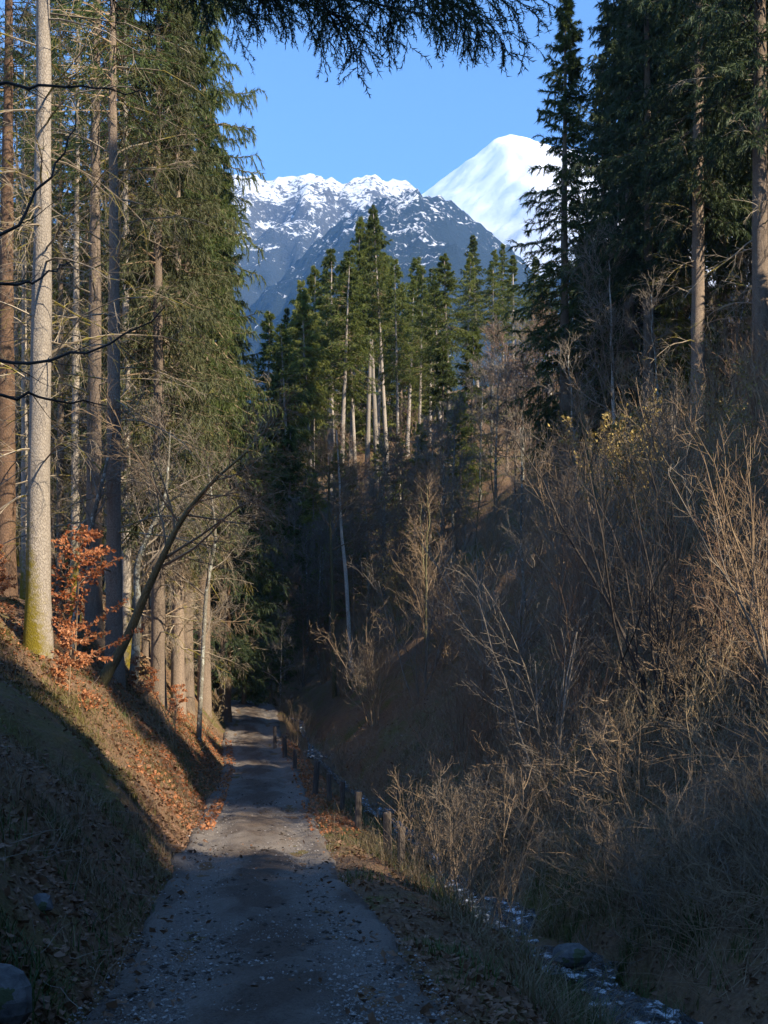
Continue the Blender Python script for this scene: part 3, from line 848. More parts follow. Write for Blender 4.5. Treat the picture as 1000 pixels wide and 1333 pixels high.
# orange-leaved beech saplings
sapA = beech_sapling(311, 3.4, 12, .11); sapB = beech_sapling(312, 1.6, 9, .09)
plant('beech_sapling', sapA, at(96, 27.0), 0, .88, 'beech sapling with glowing orange dry leaves beside the mossy spruce trunk', 'sapling')
plant('beech_sapling', sapB, at(88, 23.5), 1, .9, 'small sparse beech sapling with orange leaves at the sunlit bank lip', 'sapling')
for k, (px, Y, s) in enumerate([(176, 32, .6), (200, 33, .5), (-4, 31, .9), (228, 34, .6)]):
    plant('beech_sapling', sapB, at(px, Y), k * 2.1, s, 'low beech sapling with a few orange leaves along the bank top', 'sapling', 'low beech saplings along the bank')
shr_lit = bare_shrub(313, 6, 2.0, .45, 'twig_straw', 6, 5, 3, .016)
plant('bare_bush', shr_lit, at(218, 29), 0, .85, 'small sunlit straw-coloured bush on the left bank above the road', 'bush')
plant('bare_bush', shr_lit, at(262, 38), 2, .7, 'small pale bush beside the road below the dark trunk', 'bush')

# ------------------------------------------------------------------ middle: spruces on the far slope
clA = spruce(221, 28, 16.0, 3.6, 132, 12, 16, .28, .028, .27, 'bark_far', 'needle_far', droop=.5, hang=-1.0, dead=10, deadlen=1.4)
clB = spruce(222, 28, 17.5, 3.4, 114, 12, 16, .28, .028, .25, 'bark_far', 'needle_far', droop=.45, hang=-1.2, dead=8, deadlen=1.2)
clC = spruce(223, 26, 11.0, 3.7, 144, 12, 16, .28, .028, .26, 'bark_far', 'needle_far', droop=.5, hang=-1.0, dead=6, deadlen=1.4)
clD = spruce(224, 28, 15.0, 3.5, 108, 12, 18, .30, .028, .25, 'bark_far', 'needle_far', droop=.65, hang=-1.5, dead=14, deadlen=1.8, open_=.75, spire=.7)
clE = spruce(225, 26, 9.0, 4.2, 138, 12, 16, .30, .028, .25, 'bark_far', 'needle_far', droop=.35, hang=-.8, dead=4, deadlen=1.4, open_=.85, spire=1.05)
cl = [(453, 283, 106, 'A', 'tall spruce with bare lower trunk, leftmost of the three high tops before the mountain'),
      (477, 286, 110, 'B', 'tall spruce with bare lower trunk, middle of the three high tops before the mountain'),
      (507, 272, 107, 'B', 'tallest spruce of the clump in front of the blue mountain'),
      (432, 318, 112, 'A', None), (405, 350, 104, 'C', 'broad spruce one step below the three high tops on their left'), (412, 362, 96, 'B', None), (380, 378, 108, 'C', 'spruce left of the clump whose top shows against the dark blue hill foot'), (362, 402, 115, 'C', None), (345, 408, 100, 'C', 'leftmost spruce of the far clump, low in the gap beside the dark left trees'),
      (383, 425, 92, 'B', None), (430, 345, 120, 'C', None), (490, 330, 116, 'B', None), (466, 340, 101, 'B', None), (545, 342, 118, 'C', 'spruce just right of the tallest top, filling the dip of the clump'), (530, 366, 124, 'C', None), (560, 352, 126, 'A', None),
      (588, 335, 100, 'B', 'spruce with long pale bare trunk and yellow-green top right of the clump'),
      (576, 362, 112, 'C', None), (606, 328, 132, 'C', None), (622, 308, 138, 'C', 'dark far spruce on the ridge below the right foot of the blue hill'), (640, 322, 134, 'C', None), (440, 330, 99, 'A', None), (398, 385, 97, 'B', None), (520, 340, 104, 'B', None), (492, 305, 113, 'A', None), (355, 425, 92, 'C', None), (655, 318, 140, 'C', None), (668, 330, 128, 'C', None), (690, 336, 140, 'C', None), (715, 345, 130, 'C', 'far ridge spruce half hidden behind the lone tall spruce')]
for k, (px, py, Y, v, lab) in enumerate(cl):
    x, y, z = at(px, Y)
    H = CZ + (HY - py) / F * Y - z
    parts = {'A': (clA, clD), 'B': (clB, clD), 'C': (clC, clE)}[v][0 if lab else k % 2]
    s = H / (26.0 if v == 'C' else 28.0)
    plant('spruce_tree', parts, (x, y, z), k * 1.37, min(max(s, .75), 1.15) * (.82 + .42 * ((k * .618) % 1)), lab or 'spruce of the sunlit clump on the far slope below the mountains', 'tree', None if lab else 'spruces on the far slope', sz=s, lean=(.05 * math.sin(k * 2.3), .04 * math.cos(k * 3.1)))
for k, (px, Y, s) in enumerate([(352, 86, 1.2), (368, 90, 1.3), (345, 94, 1.5), (395, 84, 1.0), (440, 92, 1.1), (356, 78, 1.0), (520, 96, .9), (410, 96, .8), (600, 90, 1.1), (375, 82, 1.5), (425, 86, .8), (390, 96, 1.7), (362, 100, 1.7), (460, 94, .8), (340, 84, 1.4), (408, 78, 1.1), (470, 84, .6), (388, 74, .9), (448, 80, .6), (495, 100, .8), (575, 98, 1.5), (550, 88, 1.0), (615, 104, 1.5)]):
    plant('young_spruce', youngL, at(px, Y), k * 2.3, s, 'bushy light green young spruce at the foot of the far clump', 'tree', 'young spruces on the far slope')
for k, (px, Y, s) in enumerate([(408, 130, 1.7), (432, 126, 1.9), (455, 133, 2.0), (478, 127, 1.7), (500, 135, 2.0), (522, 129, 1.8), (545, 134, 1.9), (566, 130, 1.6), (385, 128, 1.7)]):
    plant('young_spruce', youngL, at(px, Y), k * 1.7, s, 'dense green spruce filling the gaps behind the pale trunks of the far clump', 'tree', 'spruces behind the pale trunks')
farbare = bare_tree(320, 10, .10, 'bark_lichen', 'twig_grey', l1=16, t0=.3, L=.34, l4=2, rmin=.014)
farred = bare_tree(321, 9, .09, 'bark_mid', 'twig_red', l1=16, t0=.25, L=.38, l4=2, rmin=.014)
for k, (px, Y, s) in enumerate([(470, 88, .8), (500, 84, .9), (440, 80, .8), (540, 92, 1), (420, 76, .7), (560, 84, .9), (515, 74, .8), (400, 72, .7), (480, 70, .7), (455, 98, .9), (590, 76, .9), (625, 96, 1), (540, 70, .75), (385, 80, .8), (372, 70, .7), (395, 66, .6), (415, 68, .75), (430, 72, .7), (460, 66, .7), (350, 74, .7), (500, 78, .8), (525, 88, .9), (575, 72, .8), (365, 64, .5), (445, 88, .9), (405, 84, .9)]):
    plant('bare_tree', farbare if k % 3 else farred, at(px, Y), k * 1.1, s, 'bare grey-brown tree on the far slope below the spruce clump', 'tree', 'bare trees on the far slope')
for k, (px, Y, s) in enumerate([(680, 92, 1.1), (700, 84, 1.1), (660, 104, 1.2), (645, 86, 1.0), (690, 110, 1.2), (720, 100, 1.2), (640, 112, 1.1), (752, 90, 1.0), (670, 76, .9)]):
    plant('bare_tree', farred if k % 3 else farbare, at(px, Y), k * 1.9, s, 'reddish bare tree on the slope left of the tall lone spruce', 'tree', 'reddish bare trees on the upper slope')
line_tree('birch_tree', [spot(458, 800, 60), spot(450, 740, 60), spot(444, 690, 60), spot(442, 620, 60), spot(438, 560, 60)], .085, 'bark_birch', 'twig_brown', 322,
          'slim white birch trunk standing in the dark thicket right of the road end', l1=14, L=.28, t0=.5, H=8)
line_tree('bare_tree', [spot(436, 830, 58), spot(432, 740, 58), spot(428, 640, 58), spot(430, 590, 58)], .08, 'bark_olive', 'twig_brown', 323,
          'dark slim bare trunk left of the white birch in the thicket', l1=16, L=.32, t0=.4, H=8)

# ------------------------------------------------------------------ right side: dark spruces above the thicket
lone = spruce(231, 25, 3.0, 3.3, 288, 12, 24, .24, .019, .27, 'bark_mid', 'needle', droop=.55, hang=-1.2, up_tip=.35, open_=.8, dead=10, deadlen=2.6, spire=.8)
x, y, z = at(735, 60)
plant('spruce_tree', lone, (x, y, z), .6, 1.0, 'tall lone spruce standing free against the sky right of the snowy summit', 'tree', sz=(CZ + (HY + 22) / F * 60 - z) / 25)
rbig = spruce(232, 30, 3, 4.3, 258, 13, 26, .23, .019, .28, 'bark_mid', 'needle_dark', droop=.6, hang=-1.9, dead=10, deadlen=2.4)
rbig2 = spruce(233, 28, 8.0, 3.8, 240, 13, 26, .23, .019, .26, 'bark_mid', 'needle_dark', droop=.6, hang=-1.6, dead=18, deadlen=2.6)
plant('spruce_tree', rbig2, at(908, 45), 0, 1.0, 'dark spruce with a thick straight brown trunk above the right thicket', 'tree')
plant('spruce_tree', rbig2, at(990, 40), 2, 1.05, 'dark spruce cut off by the right edge of the view', 'tree')
plant('spruce_tree', rbig, at(820, 56), 1, .95, 'broad dark spruce right of the lone spruce with low hanging boughs', 'tree')
for k, (px, Y, s) in enumerate([(860, 58, 1), (940, 56, 1), (785, 66, .72), (880, 70, 1.05), (1010, 52, 1), (965, 66, 1), (830, 76, 1), (910, 72, 1.1), (1000, 74, 1.1), (1040, 46, 1), (1060, 60, 1), (800, 70, 1), (855, 66, 1.1), (940, 66, 1.2), (985, 60, 1.2), (1030, 64, 1.2), (890, 60, .95), (845, 50, .9)]):
    plant('spruce_tree', rbig if k % 2 == 0 else rbig2, at(px, Y), k * 1.3, s, 'dark spruce of the dense stand behind the right thicket', 'tree', 'dark spruces behind the right thicket')
for k, (px, Y, s) in enumerate([(760, 74, 1.5), (775, 60, 1.0), (845, 64, 1.3), (880, 52, .9), (945, 48, 1.0), (742, 62, .6)]):
    plant('young_spruce', youngL, at(px, Y), k, s, 'young green spruce among the dark right-hand spruces', 'tree', 'young spruces on the right slope')
# wood outside the frame on the same slope, unseen, set out to shade foreground, bank and hillside
def offside_shade_wood():
    rng = np.random.default_rng(55); a = Acc(); b = Acc()
    pts, low = [], []
    for X in np.arange(12, 62, 4.2):
        for Y in np.arange(-46, 52, 4.2):
            x, y = X + rng.normal() * 1.1, Y + rng.normal() * 1.1
            c = .6 * x + .8 * y
            if abs(c - 42) < 1.5: continue  # gap left open to let sun onto the far road end
            if x < .3125 * y + 4.6 or (x < 16 and y < 2): continue
            if c < 11.0 or (c > 46 and rng.random() < .24): pts.append((x, y))
            elif 14.5 < c < 46 and rng.random() < (.48 if c > 29 else .25): low.append((x, y))  # low growth added to shade the hillside and dapple the road
            elif 18 < c <= 30 and rng.random() < .05: pts.append((x, y))
    slim = [(24, 8.1), (29, 4.2), (34, .3), (40, -3.9), (47, -9.4)]  # slim trees put in to throw shade on the bank and road
    for x, y, H, rmx in [(*p, rng.uniform(20, 27), 3.2) for p in pts] + [(*p, rng.uniform(4.5, 8), 3.0) for p in low] + [(*p, 23.0, 1.7) for p in slim]:
        z = g1(x, y)
        P = np.array([[x, y, z - .5 + (H + .5) * t] for t in np.linspace(0, 1, 5)])[None]
        V, Fq = tubes(P, .2 * np.linspace(1, .1, 5)[None], 6); b.add(V, Fq, 0)
        n = 1300; q = rng.random(n) ** .8; rr = min(rmx, H * .42) * (1 - q) ** .8 * np.sqrt(rng.random(n)) + .1; az = rng.uniform(0, 6.283, n)
        p = np.stack([x + rr * np.cos(az), y + rr * np.sin(az), z + .08 * H + .92 * H * q], -1)
        d = unit(np.stack([np.cos(az), np.sin(az), -.6 + 0 * az], -1) + rng.normal(size=(n, 3)) * .35); s = unit(np.cross(d, rng.normal(size=(n, 3))))
        V = np.stack([p, p + d * .42 + s * .125, p + d * .92, p + d * .42 - s * .125], 1).reshape(-1, 3)
        b.add(V, np.arange(len(V)).reshape(-1, 4), 1)
    tag(link('forest', b.mesh('forest', [M['bark_mid'], M['needle_dark']])), 'unseen spruce wood up the slope, added to cast shade', 'forest', kind='stuff')
offside_shade_wood()

# ------------------------------------------------------------------ right hillside thicket
SH = [bare_shrub(401, 9, 4.4, .28, 'twig_brown', 7, 5, 2, r0=.030), bare_shrub(402, 11, 3.4, .35, 'twig_brown', 6, 5, 2, r0=.026), bare_shrub(403, 7, 5.2, .22, 'twig_grey', 8, 5, 2, r0=.034),
      bare_shrub(404, 10, 3.6, .32, 'twig_red', 7, 5, 2, r0=.026), bare_shrub(405, 14, 2.6, .5, 'twig_grey', 6, 4, 2, bend=.2, r0=.022), bare_shrub(406, 8, 4.6, .3, 'twig_straw', 7, 6, 2, leaves='catkin', leafn=2, leafs=.09, r0=.026)]
thinlings = [bare_tree(431, 7.5, .045, 'bark_lichen', 'twig_grey', l1=16, t0=.3, L=.26, ang=.6, up=.4, l4=0, rmin=.0055), bare_tree(432, 6.0, .036, 'bark_olive', 'twig_brown', l1=14, t0=.25, L=.3, ang=.55, up=.5, l4=0, rmin=.0055)]
def zone(px, Y):
    if Y > 52: return 'beyond the road bend' if px < 560 else 'below the far spruce clump' if px < 720 else 'high up under the dark spruces'
    if Y > 31: return 'above the row of posts' if px < 640 else 'around the catkin bush' if px < 880 else 'by the thick straight spruce trunk'
    return 'across the stream from the posts' if px < 700 else 'around the big dark bush' if px < 920 else 'low by the right edge'
rng = np.random.default_rng(77)
placed = []
n_try = 0
while len(placed) < 260 and n_try < 9000:
    n_try += 1
    px = rng.uniform(385, 1075); Y = 14 + 66 * rng.random() ** 1.15
    if px < 440 and Y < 48: continue
    x, y, z = at(px, Y)
    a, _, _ = side_of(STREAM_D, np.array([x]), np.array([y])); a = float(a[0])
    if a < 1.6 + rng.random() * 1.5: continue
    if Y < 20 and a < 3.0: continue
    md = .052 * Y + .35
    if any((x - q[0]) ** 2 + (y - q[1]) ** 2 < md * md for q in placed): continue
    placed.append((x, y, z))
    k = int(rng.choice(6, p=[.33, .28, .15, .08, .11, .05]))
    kind_ = ('brown hazel bush with upright stems', 'dense low brown bush', 'tall grey-stemmed bare bush', 'bare bush with reddish twigs', 'sprawling grey bush with arching twigs', 'bush hung with pale yellow catkins')[k]
    lab = kind_ + ', right hillside ' + zone(px, Y); grp = kind_ + ' ' + zone(px, Y)
    plant('bare_bush', SH[k], (x, y, z), rng.uniform(0, 6.28), rng.uniform(.75, 1.15) * (1 if Y > 22 else .8), lab, 'bush', grp)
rng = np.random.default_rng(79)
for k in range(28):
    px, Y = rng.uniform(470, 1060), rng.uniform(24, 72)
    x_, y_, _ = at(px, Y)
    while float(_look('a', [x_], [y_])[0]) < 4.5 or (px < 620 and Y < 36) or (px > 860 and Y < 36):
        px, Y = rng.uniform(470, 1060), rng.uniform(24, 72); x_, y_, _ = at(px, Y)
    plant('sapling_tree', thinlings[k % 2], at(px, Y), rng.uniform(0, 6), rng.uniform(.6, 1.05), ('slim pale bare sapling', 'slim olive-brown bare sapling')[k % 2] + ' in the thicket ' + zone(px, Y),
          'sapling', ('pale saplings ', 'olive saplings ')[k % 2] + zone(px, Y), lean=(rng.normal() * .07, rng.normal() * .07))
bramble = [bare_shrub(441, 12, 1.6, .8, 'twig_brown', 6, 4, 1, r0=.008, bend=.28, rmin=.0035), bare_shrub(442, 10, 1.3, .6, 'twig_grey', 6, 4, 1, r0=.007, bend=.22, rmin=.0035), bare_shrub(443, 14, 1.5, .45, 'twig_straw', 4, 3, 0, r0=.007, bend=.15, rmin=.0035)]
n = 0
while n < 105:
    px, Y = rng.uniform(560, 1060), 10.5 + 16 * rng.random()
    x_, y_, z_ = at(px, Y)
    if float(_look('a', [x_], [y_])[0]) < .9: continue
    k = n % 3; n += 1
    plant('bramble_bush', bramble[k], (x_, y_, z_), rng.uniform(0, 6.28), rng.uniform(.55, 1.1), ('low brown bramble sprawling on the near right slope', 'low grey tangle of thin twigs on the near right slope', 'tuft of dry straw-coloured stalks on the near right slope')[k],
          'bush', ('brown brambles on the near right slope', 'grey twig tangles on the near right slope', 'dry stalk tufts on the near right slope')[k])
plant('catkin_bush', bare_shrub(411, 12, 4.4, .3, 'twig_straw', 8, 6, 2, leaves='catkin', leafn=3, leafs=.13), at(815, 36), 0, 1.0, 'large bush with yellow catkins catching light high on the right hillside', 'bush')
plant('bare_bush', bare_shrub(412, 9, 4.2, .28, 'twig_red', 8, 7, 3), at(628, 24), 0, .95, 'reddish fan-shaped bush in the middle of the right thicket', 'bush')
plant('bare_bush', bare_shrub(413, 4, 3.0, .34, 'twig_straw', 4, 4, 1, r0=.012), at(545, 27), 0, .8, 'pale straw-coloured branching stems right of the wooden posts', 'bush')
plant('bare_bush', bare_shrub(414, 12, 5.2, .30, 'dead_dark', 6, 5, 2, r0=.03), at(862, 19), 0, 1, 'big dark multi-stemmed bush fanning out low on the right slope', 'bush')
plant('birch_tree', bare_tree(415, 9, .08, 'bark_birch', 'twig_grey', l1=14, t0=.25, L=.4, ang=.5, up=.5, rmin=.010), at(800, 50), 1, 1, 'pale forked birch standing above the yellow catkin bush', 'tree')
plant('bare_bush', bare_shrub(416, 16, 1.9, .75, 'twig_grey', 6, 5, 2, r0=.012, bend=.25), at(640, 19), 1, 1, 'low silvery tangle of arching twigs above the stream', 'bush')
stemset = bare_shrub(417, 7, 2.0, .22, 'twig_brown', 7, 5, 1, r0=.0075, rmin=.003)
for k, (px, Y) in enumerate([(560, 17), (585, 15.5), (612, 14.5), (548, 20), (600, 18), (660, 13), (500, 26), (470, 28), (640, 15.2), (575, 22)]):
    plant('bare_bush', stemset, at(px, Y), k * 1.3, .75 + .4 * RNG.random(), 'thin upright stems growing along the stream bank', 'bush', 'thin stems along the stream bank')
for k, (px, Y) in enumerate([(395, 40), (412, 36), (385, 46), (432, 34), (372, 52), (368, 58), (402, 50), (425, 44), (445, 38)]):
    plant('bare_bush', SH[4] if k % 2 else SH[1], at(px, Y), k * 1.9, .45, 'low bare bush on the verge right of the distant road', 'bush', 'low bushes on the far verge')

# ------------------------------------------------------------------ near spruce over the track: dark boughs in front of the sky
def near_spruce():
    rng = np.random.default_rng(90)
    bx, by = -3.75, 8.2
    bz = g1(bx, by)
    P = np.array([(0, 0, -.5 + 18.5 * t) for t in np.linspace(0, 1, 24)])
    tm, R = trunk_mesh(P, .2, M['bark_mid'], 12)
    def w(px, py, Y): return spot(px, py, Y) - np.array([bx, by, bz])
    # live boughs reaching over the track
    curves = [[(0, 0, 7.2), w(60, -150, 8.2), w(300, -80, 8.0), w(480, -38, 7.8), w(690, 0, 7.6)],
              [(0, 0, 6.9), w(60, -140, 8.4), w(250, -60, 8.4), w(400, -12, 8.4), w(560, 20, 8.5)],
              [(0, 0, 6.6), w(60, -100, 8.6), w(200, -50, 8.8), w(320, -20, 8.9), w(430, 20, 9.0)],
              [(0, 0, 6.6), w(40, -110, 8.9), w(140, -70, 9.3), w(240, -20, 9.6), w(330, 20, 10.0)],
              [(0, 0, 7.4), w(80, -180, 8.0), w(350, -120, 7.4), w(500, -90, 7.0), w(600, -30, 6.9)],
              [(0, 0, 7.4), w(80, -170, 8.6), w(380, -100, 9.0), w(520, -40, 9.2), w(610, 30, 9.4)],
              [(0, 0, 6.9), w(60, -130, 8.2), w(280, -60, 8.1), w(400, -8, 8.0), w(462, 34, 7.9)],
              [(0, 0, 7.2), w(70, -150, 8.0), w(380, -80, 7.8), w(540, -16, 7.7), w(630, 28, 7.6)]]
    BP = []
    for c in curves:
        c = np.array(c, float); s = np.linspace(0, 1, len(c)); t = np.linspace(0, 1, 18)
        q = np.stack([np.interp(t, s, c[:, k]) for k in range(3)], -1)
        for _ in range(3): q[1:-1] = (q[:-2] + 2 * q[1:-1] + q[2:]) / 4
        BP.append(q + rng.normal(size=q.shape) * .012)
    BP = np.array(BP); BR = np.ones((len(BP), 1)) * np.linspace(.03, .006, 18)[None]
    boughs = []
    for k in range(len(BP)):
        a = Acc(); V, Fq = tubes(BP[k:k + 1], BR[k:k + 1], 5); a.add(V, Fq)
        T1, R1 = grow(rng, BP[k:k + 1], BR[k:k + 1], 32, .28, 1, .56, .9, K=6, up=-1.1, wob=.12, rr=.5, fall=.4, rmin=.004, flat=.45)
        V, Fq = tubes(T1, R1, 3); a.add(V, Fq)
        T2, R2 = grow(rng, T1, R1, 7, .15, 1, .22, .75, K=4, up=-1.0, wob=.12, rr=.6, fall=.3, rmin=.0025)
        V, Fq = tubes(T2, R2, 3); a.add(V, Fq)
        b = Acc()
        V, Fq = sprigs(rng, T2, 26, .036, .0037, .9, .1, .05, True); b.add(V, Fq)
        V, Fq = sprigs(rng, T1, 50, .034, .0032, .9, .1, .05, True); b.add(V, Fq)
        boughs.append((a.mesh('bough', M['dead_dark']), b.mesh('needles', M['needle_dark'])))
    # bare dark dead branches crossing the left of the view
    dead = [[(0, 0, 4.3), w(0, 110, 8.4), w(60, 113, 8.5), w(120, 114, 8.6), w(178, 116, 8.7)],
            [(0, 0, 3.2), w(0, 322, 8.3), w(45, 260, 8.5), w(85, 200, 8.7), w(100, 150, 8.9)],
            [(0, 0, 2.9), w(0, 478, 8.4), w(80, 466, 8.3), w(160, 440, 8.2), w(215, 400, 8.1)],
            [(0, 0, 2.6), w(0, 520, 8.6), w(40, 512, 8.7), w(90, 524, 8.9), w(140, 528, 9.1)],
            [(0, 0, 3.0), w(0, 372, 8.9), w(40, 368, 9.2), w(70, 352, 9.4), w(95, 336, 9.7)]]
    DP = []
    for c in dead:
        c = np.array(c, float); s = np.linspace(0, 1, len(c)); t = np.linspace(0, 1, 14)
        q = np.stack([np.interp(t, s, c[:, k]) for k in range(3)], -1)
        for _ in range(2): q[1:-1] = (q[:-2] + 2 * q[1:-1] + q[2:]) / 4
        DP.append(q + rng.normal(size=q.shape) * .016)
    DP = np.array(DP); DR = np.ones((len(DP), 1)) * np.linspace(.016, .004, 14)[None]
    e = plant('spruce_tree', [('trunk', tm)], (bx, by, bz), 0, 1, 'near spruce whose dark needled boughs hang across the top of the sky', 'tree')
    for mb, mn in boughs: link('needles', mn, link('bough', mb, e))
    for k in range(len(DP)):
        a = Acc(); V, Fq = tubes(DP[k:k + 1], DR[k:k + 1], 5); a.add(V, Fq)
        D2, E2 = grow(rng, DP[k:k + 1], DR[k:k + 1], 7, .3, 1, .45, .6, K=5, up=.2, wob=.12, rr=.4, rmin=.003)
        V, Fq = tubes(D2, E2, 3); a.add(V, Fq)
        link('dead_branch', a.mesh('dead_branch', M['dead_dark']), e)
near_spruce()

# ------------------------------------------------------------------ posts along the verge
def post_mesh(seed, h, r):
    rng = np.random.default_rng(seed)
    zs = np.array([-.3, 0, h * .25, h * .5, h * .75, h - .03, h - .005]); K = len(zs)
    an = np.arange(12) * 2 * np.pi / 12
    rad = r * (1 + .06 * rng.normal(size=12))[None] * np.array([1.05, 1.03, 1.0, .99, .98, .97, .90])[:, None]
    V = np.stack([rad * np.cos(an), rad * np.sin(an), np.repeat(zs[:, None], 12, 1) + .01 * rng.normal(size=(K, 12))], -1)
    V[:, :, 0] += .02 * np.linspace(0, 1, K)[:, None] * rng.normal()
    idx = np.arange(K * 12).reshape(K, 12)
    Fq = np.stack([idx[:-1], np.roll(idx[:-1], -1, 1), np.roll(idx[1:], -1, 1), idx[1:]], -1).reshape(-1, 4)
    a = Acc(); V = np.vstack([V.reshape(-1, 3), [[0, 0, h + .004]]])
    a.add(V, Fq); 
    b = Acc()
    a.f.append((np.stack([idx[-1], np.roll(idx[-1], -1), np.full(12, K * 12)], -1), 0, np.full(12, .5), False))
    return a.mesh('wooden_post', POST)
POST = post_material()
posts = [(505, 1118, .76, .072, 'dark round wooden post, left of the nearest pair on the right verge'),
         (522, 1130, .64, .066, 'dark round wooden post nearest the camera on the right verge'),
         (466, 1080, .66, .065, 'stout dark wooden post between the nearest pair and the sunlit ones'),
         (446, 1058, .66, .055, 'dark wooden post just beyond the stout one'),
         (429, 1045, .64, .055, 'weathered post standing in the sunlit grass, second past the sunny leaves'),
         (410, 1035, .78, .07, 'weathered post beside the patch of sunny orange leaves'),
         (384, 1002, .6, .06, 'short post in the shade beyond the sunny leaf patch'),
         (371, 990, .8, .07, 'dark post by the grass tuft where the road narrows'),
         (358, 975, .8, .06, 'farthest dark post beside the narrowing road')]
for k, (px, py, h, r, lab) in enumerate(posts):
    x, y, z = sight(px, py)
    o = link('wooden_post', post_mesh(500 + k, h, r), None, (x, y, z))
    o.rotation_euler = (RNG.normal() * .04, RNG.normal() * .04, RNG.random() * 6)
    tag(o, lab, 'post', 'posts along the right verge')

# ------------------------------------------------------------------ stones
STONE = stone_material()
def stone(seed, s, flat=.7):
    rng = np.random.default_rng(seed)
    n, m = 12, 8
    th = np.linspace(0, np.pi, m + 1)[1:-1]; ph = np.arange(n) * 2 * np.pi / n
    V = np.stack([np.sin(th)[:, None] * np.cos(ph), np.sin(th)[:, None] * np.sin(ph), np.repeat(np.cos(th)[:, None], n, 1)], -1).reshape(-1, 3)
    V = np.vstack([V, [[0, 0, 1], [0, 0, -1]]])
    for _ in range(7):
        d = unit(rng.normal(size=3)); c = rng.uniform(.55, .9); q = V @ d
        V = V - np.maximum(q - c, 0)[:, None] * d
    V = V * np.array([1, rng.uniform(.65, .95), flat]) * s
    idx = np.arange((m - 1) * n).reshape(m - 1, n)
    a = Acc(); a.add(V, np.stack([idx[:-1], np.roll(idx[:-1], -1, 1), np.roll(idx[1:], -1, 1), idx[1:]], -1).reshape(-1, 4))
    k = (m - 1) * n
    a.f.append((np.stack([np.roll(idx[0], -1), idx[0], np.full(n, k)], -1), 0, np.full(n, .5), False))
    a.f.append((np.stack([idx[-1], np.roll(idx[-1], -1), np.full(n, k + 1)], -1), 0, np.full(n, .5), False))
    return a.mesh('stone', STONE)
x, y, z = at(-4, 6.6)
o = link('boulder', stone(600, .21, .9), None, (x, y, z + .08)); tag(o, 'blue-grey boulder at the foot of the left bank by the track', 'boulder')
x, y, z = sight(757, 1272)
o = link('boulder', stone(601, .22, .6), None, (x - .1, y, -.80)); tag(o, 'flat pale boulder in the stream below the bright water', 'boulder')
x, y, z = sight(55, 1185)
o = link('boulder', stone(602, .10, .8), None, (x, y, z + .03)); tag(o, 'small grey rock among moss on the near left bank', 'boulder')
sm = [stone(610 + k, .10, .65) for k in range(4)]
for k in range(11):
    t = RNG.random(); yy = 9.5 + 26 * t
    i = np.argmin(np.abs(STREAM_D[:, 1] - yy)); xx = float(np.interp(yy, STREAM_D[:, 1], STREAM_D[:, 0])); zz = float(np.interp(yy, STREAM_D[:, 1], STREAM_D[:, 2]))
    off = RNG.normal() * .38
    o = link('stone', sm[k % 4], None, (xx + off, yy, zz - .02 + .05 * abs(off))); o.rotation_euler = (RNG.normal() * .3, RNG.normal() * .3, RNG.random() * 6)
    o.scale = (1, 1, 1) if k % 3 else (1.6, 1.4, 1.3)
    tag(o, 'grey stone lying in or beside the shallow stream', 'stone', 'stones along the stream bed')

# ------------------------------------------------------------------ ground cover (uncountable)
def scatter(n, x0, x1, y0, y1, power=1.0, margin=.06):
    """Random spots, denser near the camera, inside the widened view."""
    Y = y0 + (y1 - y0) * RNG.random(n) ** power
    px = RNG.uniform(x0, x1, n)
    X = (px - CX) / F * Y
    return X, Y

def on_road(X, Y):
    r, zr, _ = side_of(ROAD_D, X, Y)
    return r, zr

def leaf_quads(X, Y, Z, size, lift=.012):
    """Crumpled fallen leaves: two halves folded along the midrib, each its own size, curl and tilt."""
    n = len(X)
    d = unit(RNG.normal(size=(n, 3)) * np.array([1, 1, .45])); s = unit(np.cross(d, np.array([0, 0, 1.0]) + RNG.normal(size=(n, 3)) * .6))
    up = np.cross(s, d); up = np.where(up[:, 2:] < 0, -up, up)
    l = size * (.35 + .95 * RNG.random((n, 1)) ** 1.4); w = l * RNG.uniform(.22, .55, (n, 1)); cu = RNG.uniform(-.05, .40, (n, 1)); fo = RNG.uniform(.0, .8, (n, 1))
    c = np.stack([X, Y, Z + lift + .012 * RNG.random(n)], -1)
    a, b, m = c - d * l * .5 + up * l * cu, c + d * l * .5 + up * l * cu * RNG.uniform(-.3, 1, (n, 1)), c
    o1, o2 = RNG.uniform(-.15, .2, (n, 1)), RNG.uniform(-.15, .2, (n, 1))
    V = np.stack([a, m + s * w + d * l * o1 + up * w * fo, b, m, m - s * w + d * l * o2 + up * w * fo * RNG.uniform(.2, 1, (n, 1))], 1).reshape(-1, 3)
    k = 5 * np.arange(n)[:, None]
    return V, np.concatenate([k + np.array([[0, 1, 2]]), k + np.array([[0, 2, 4]])])

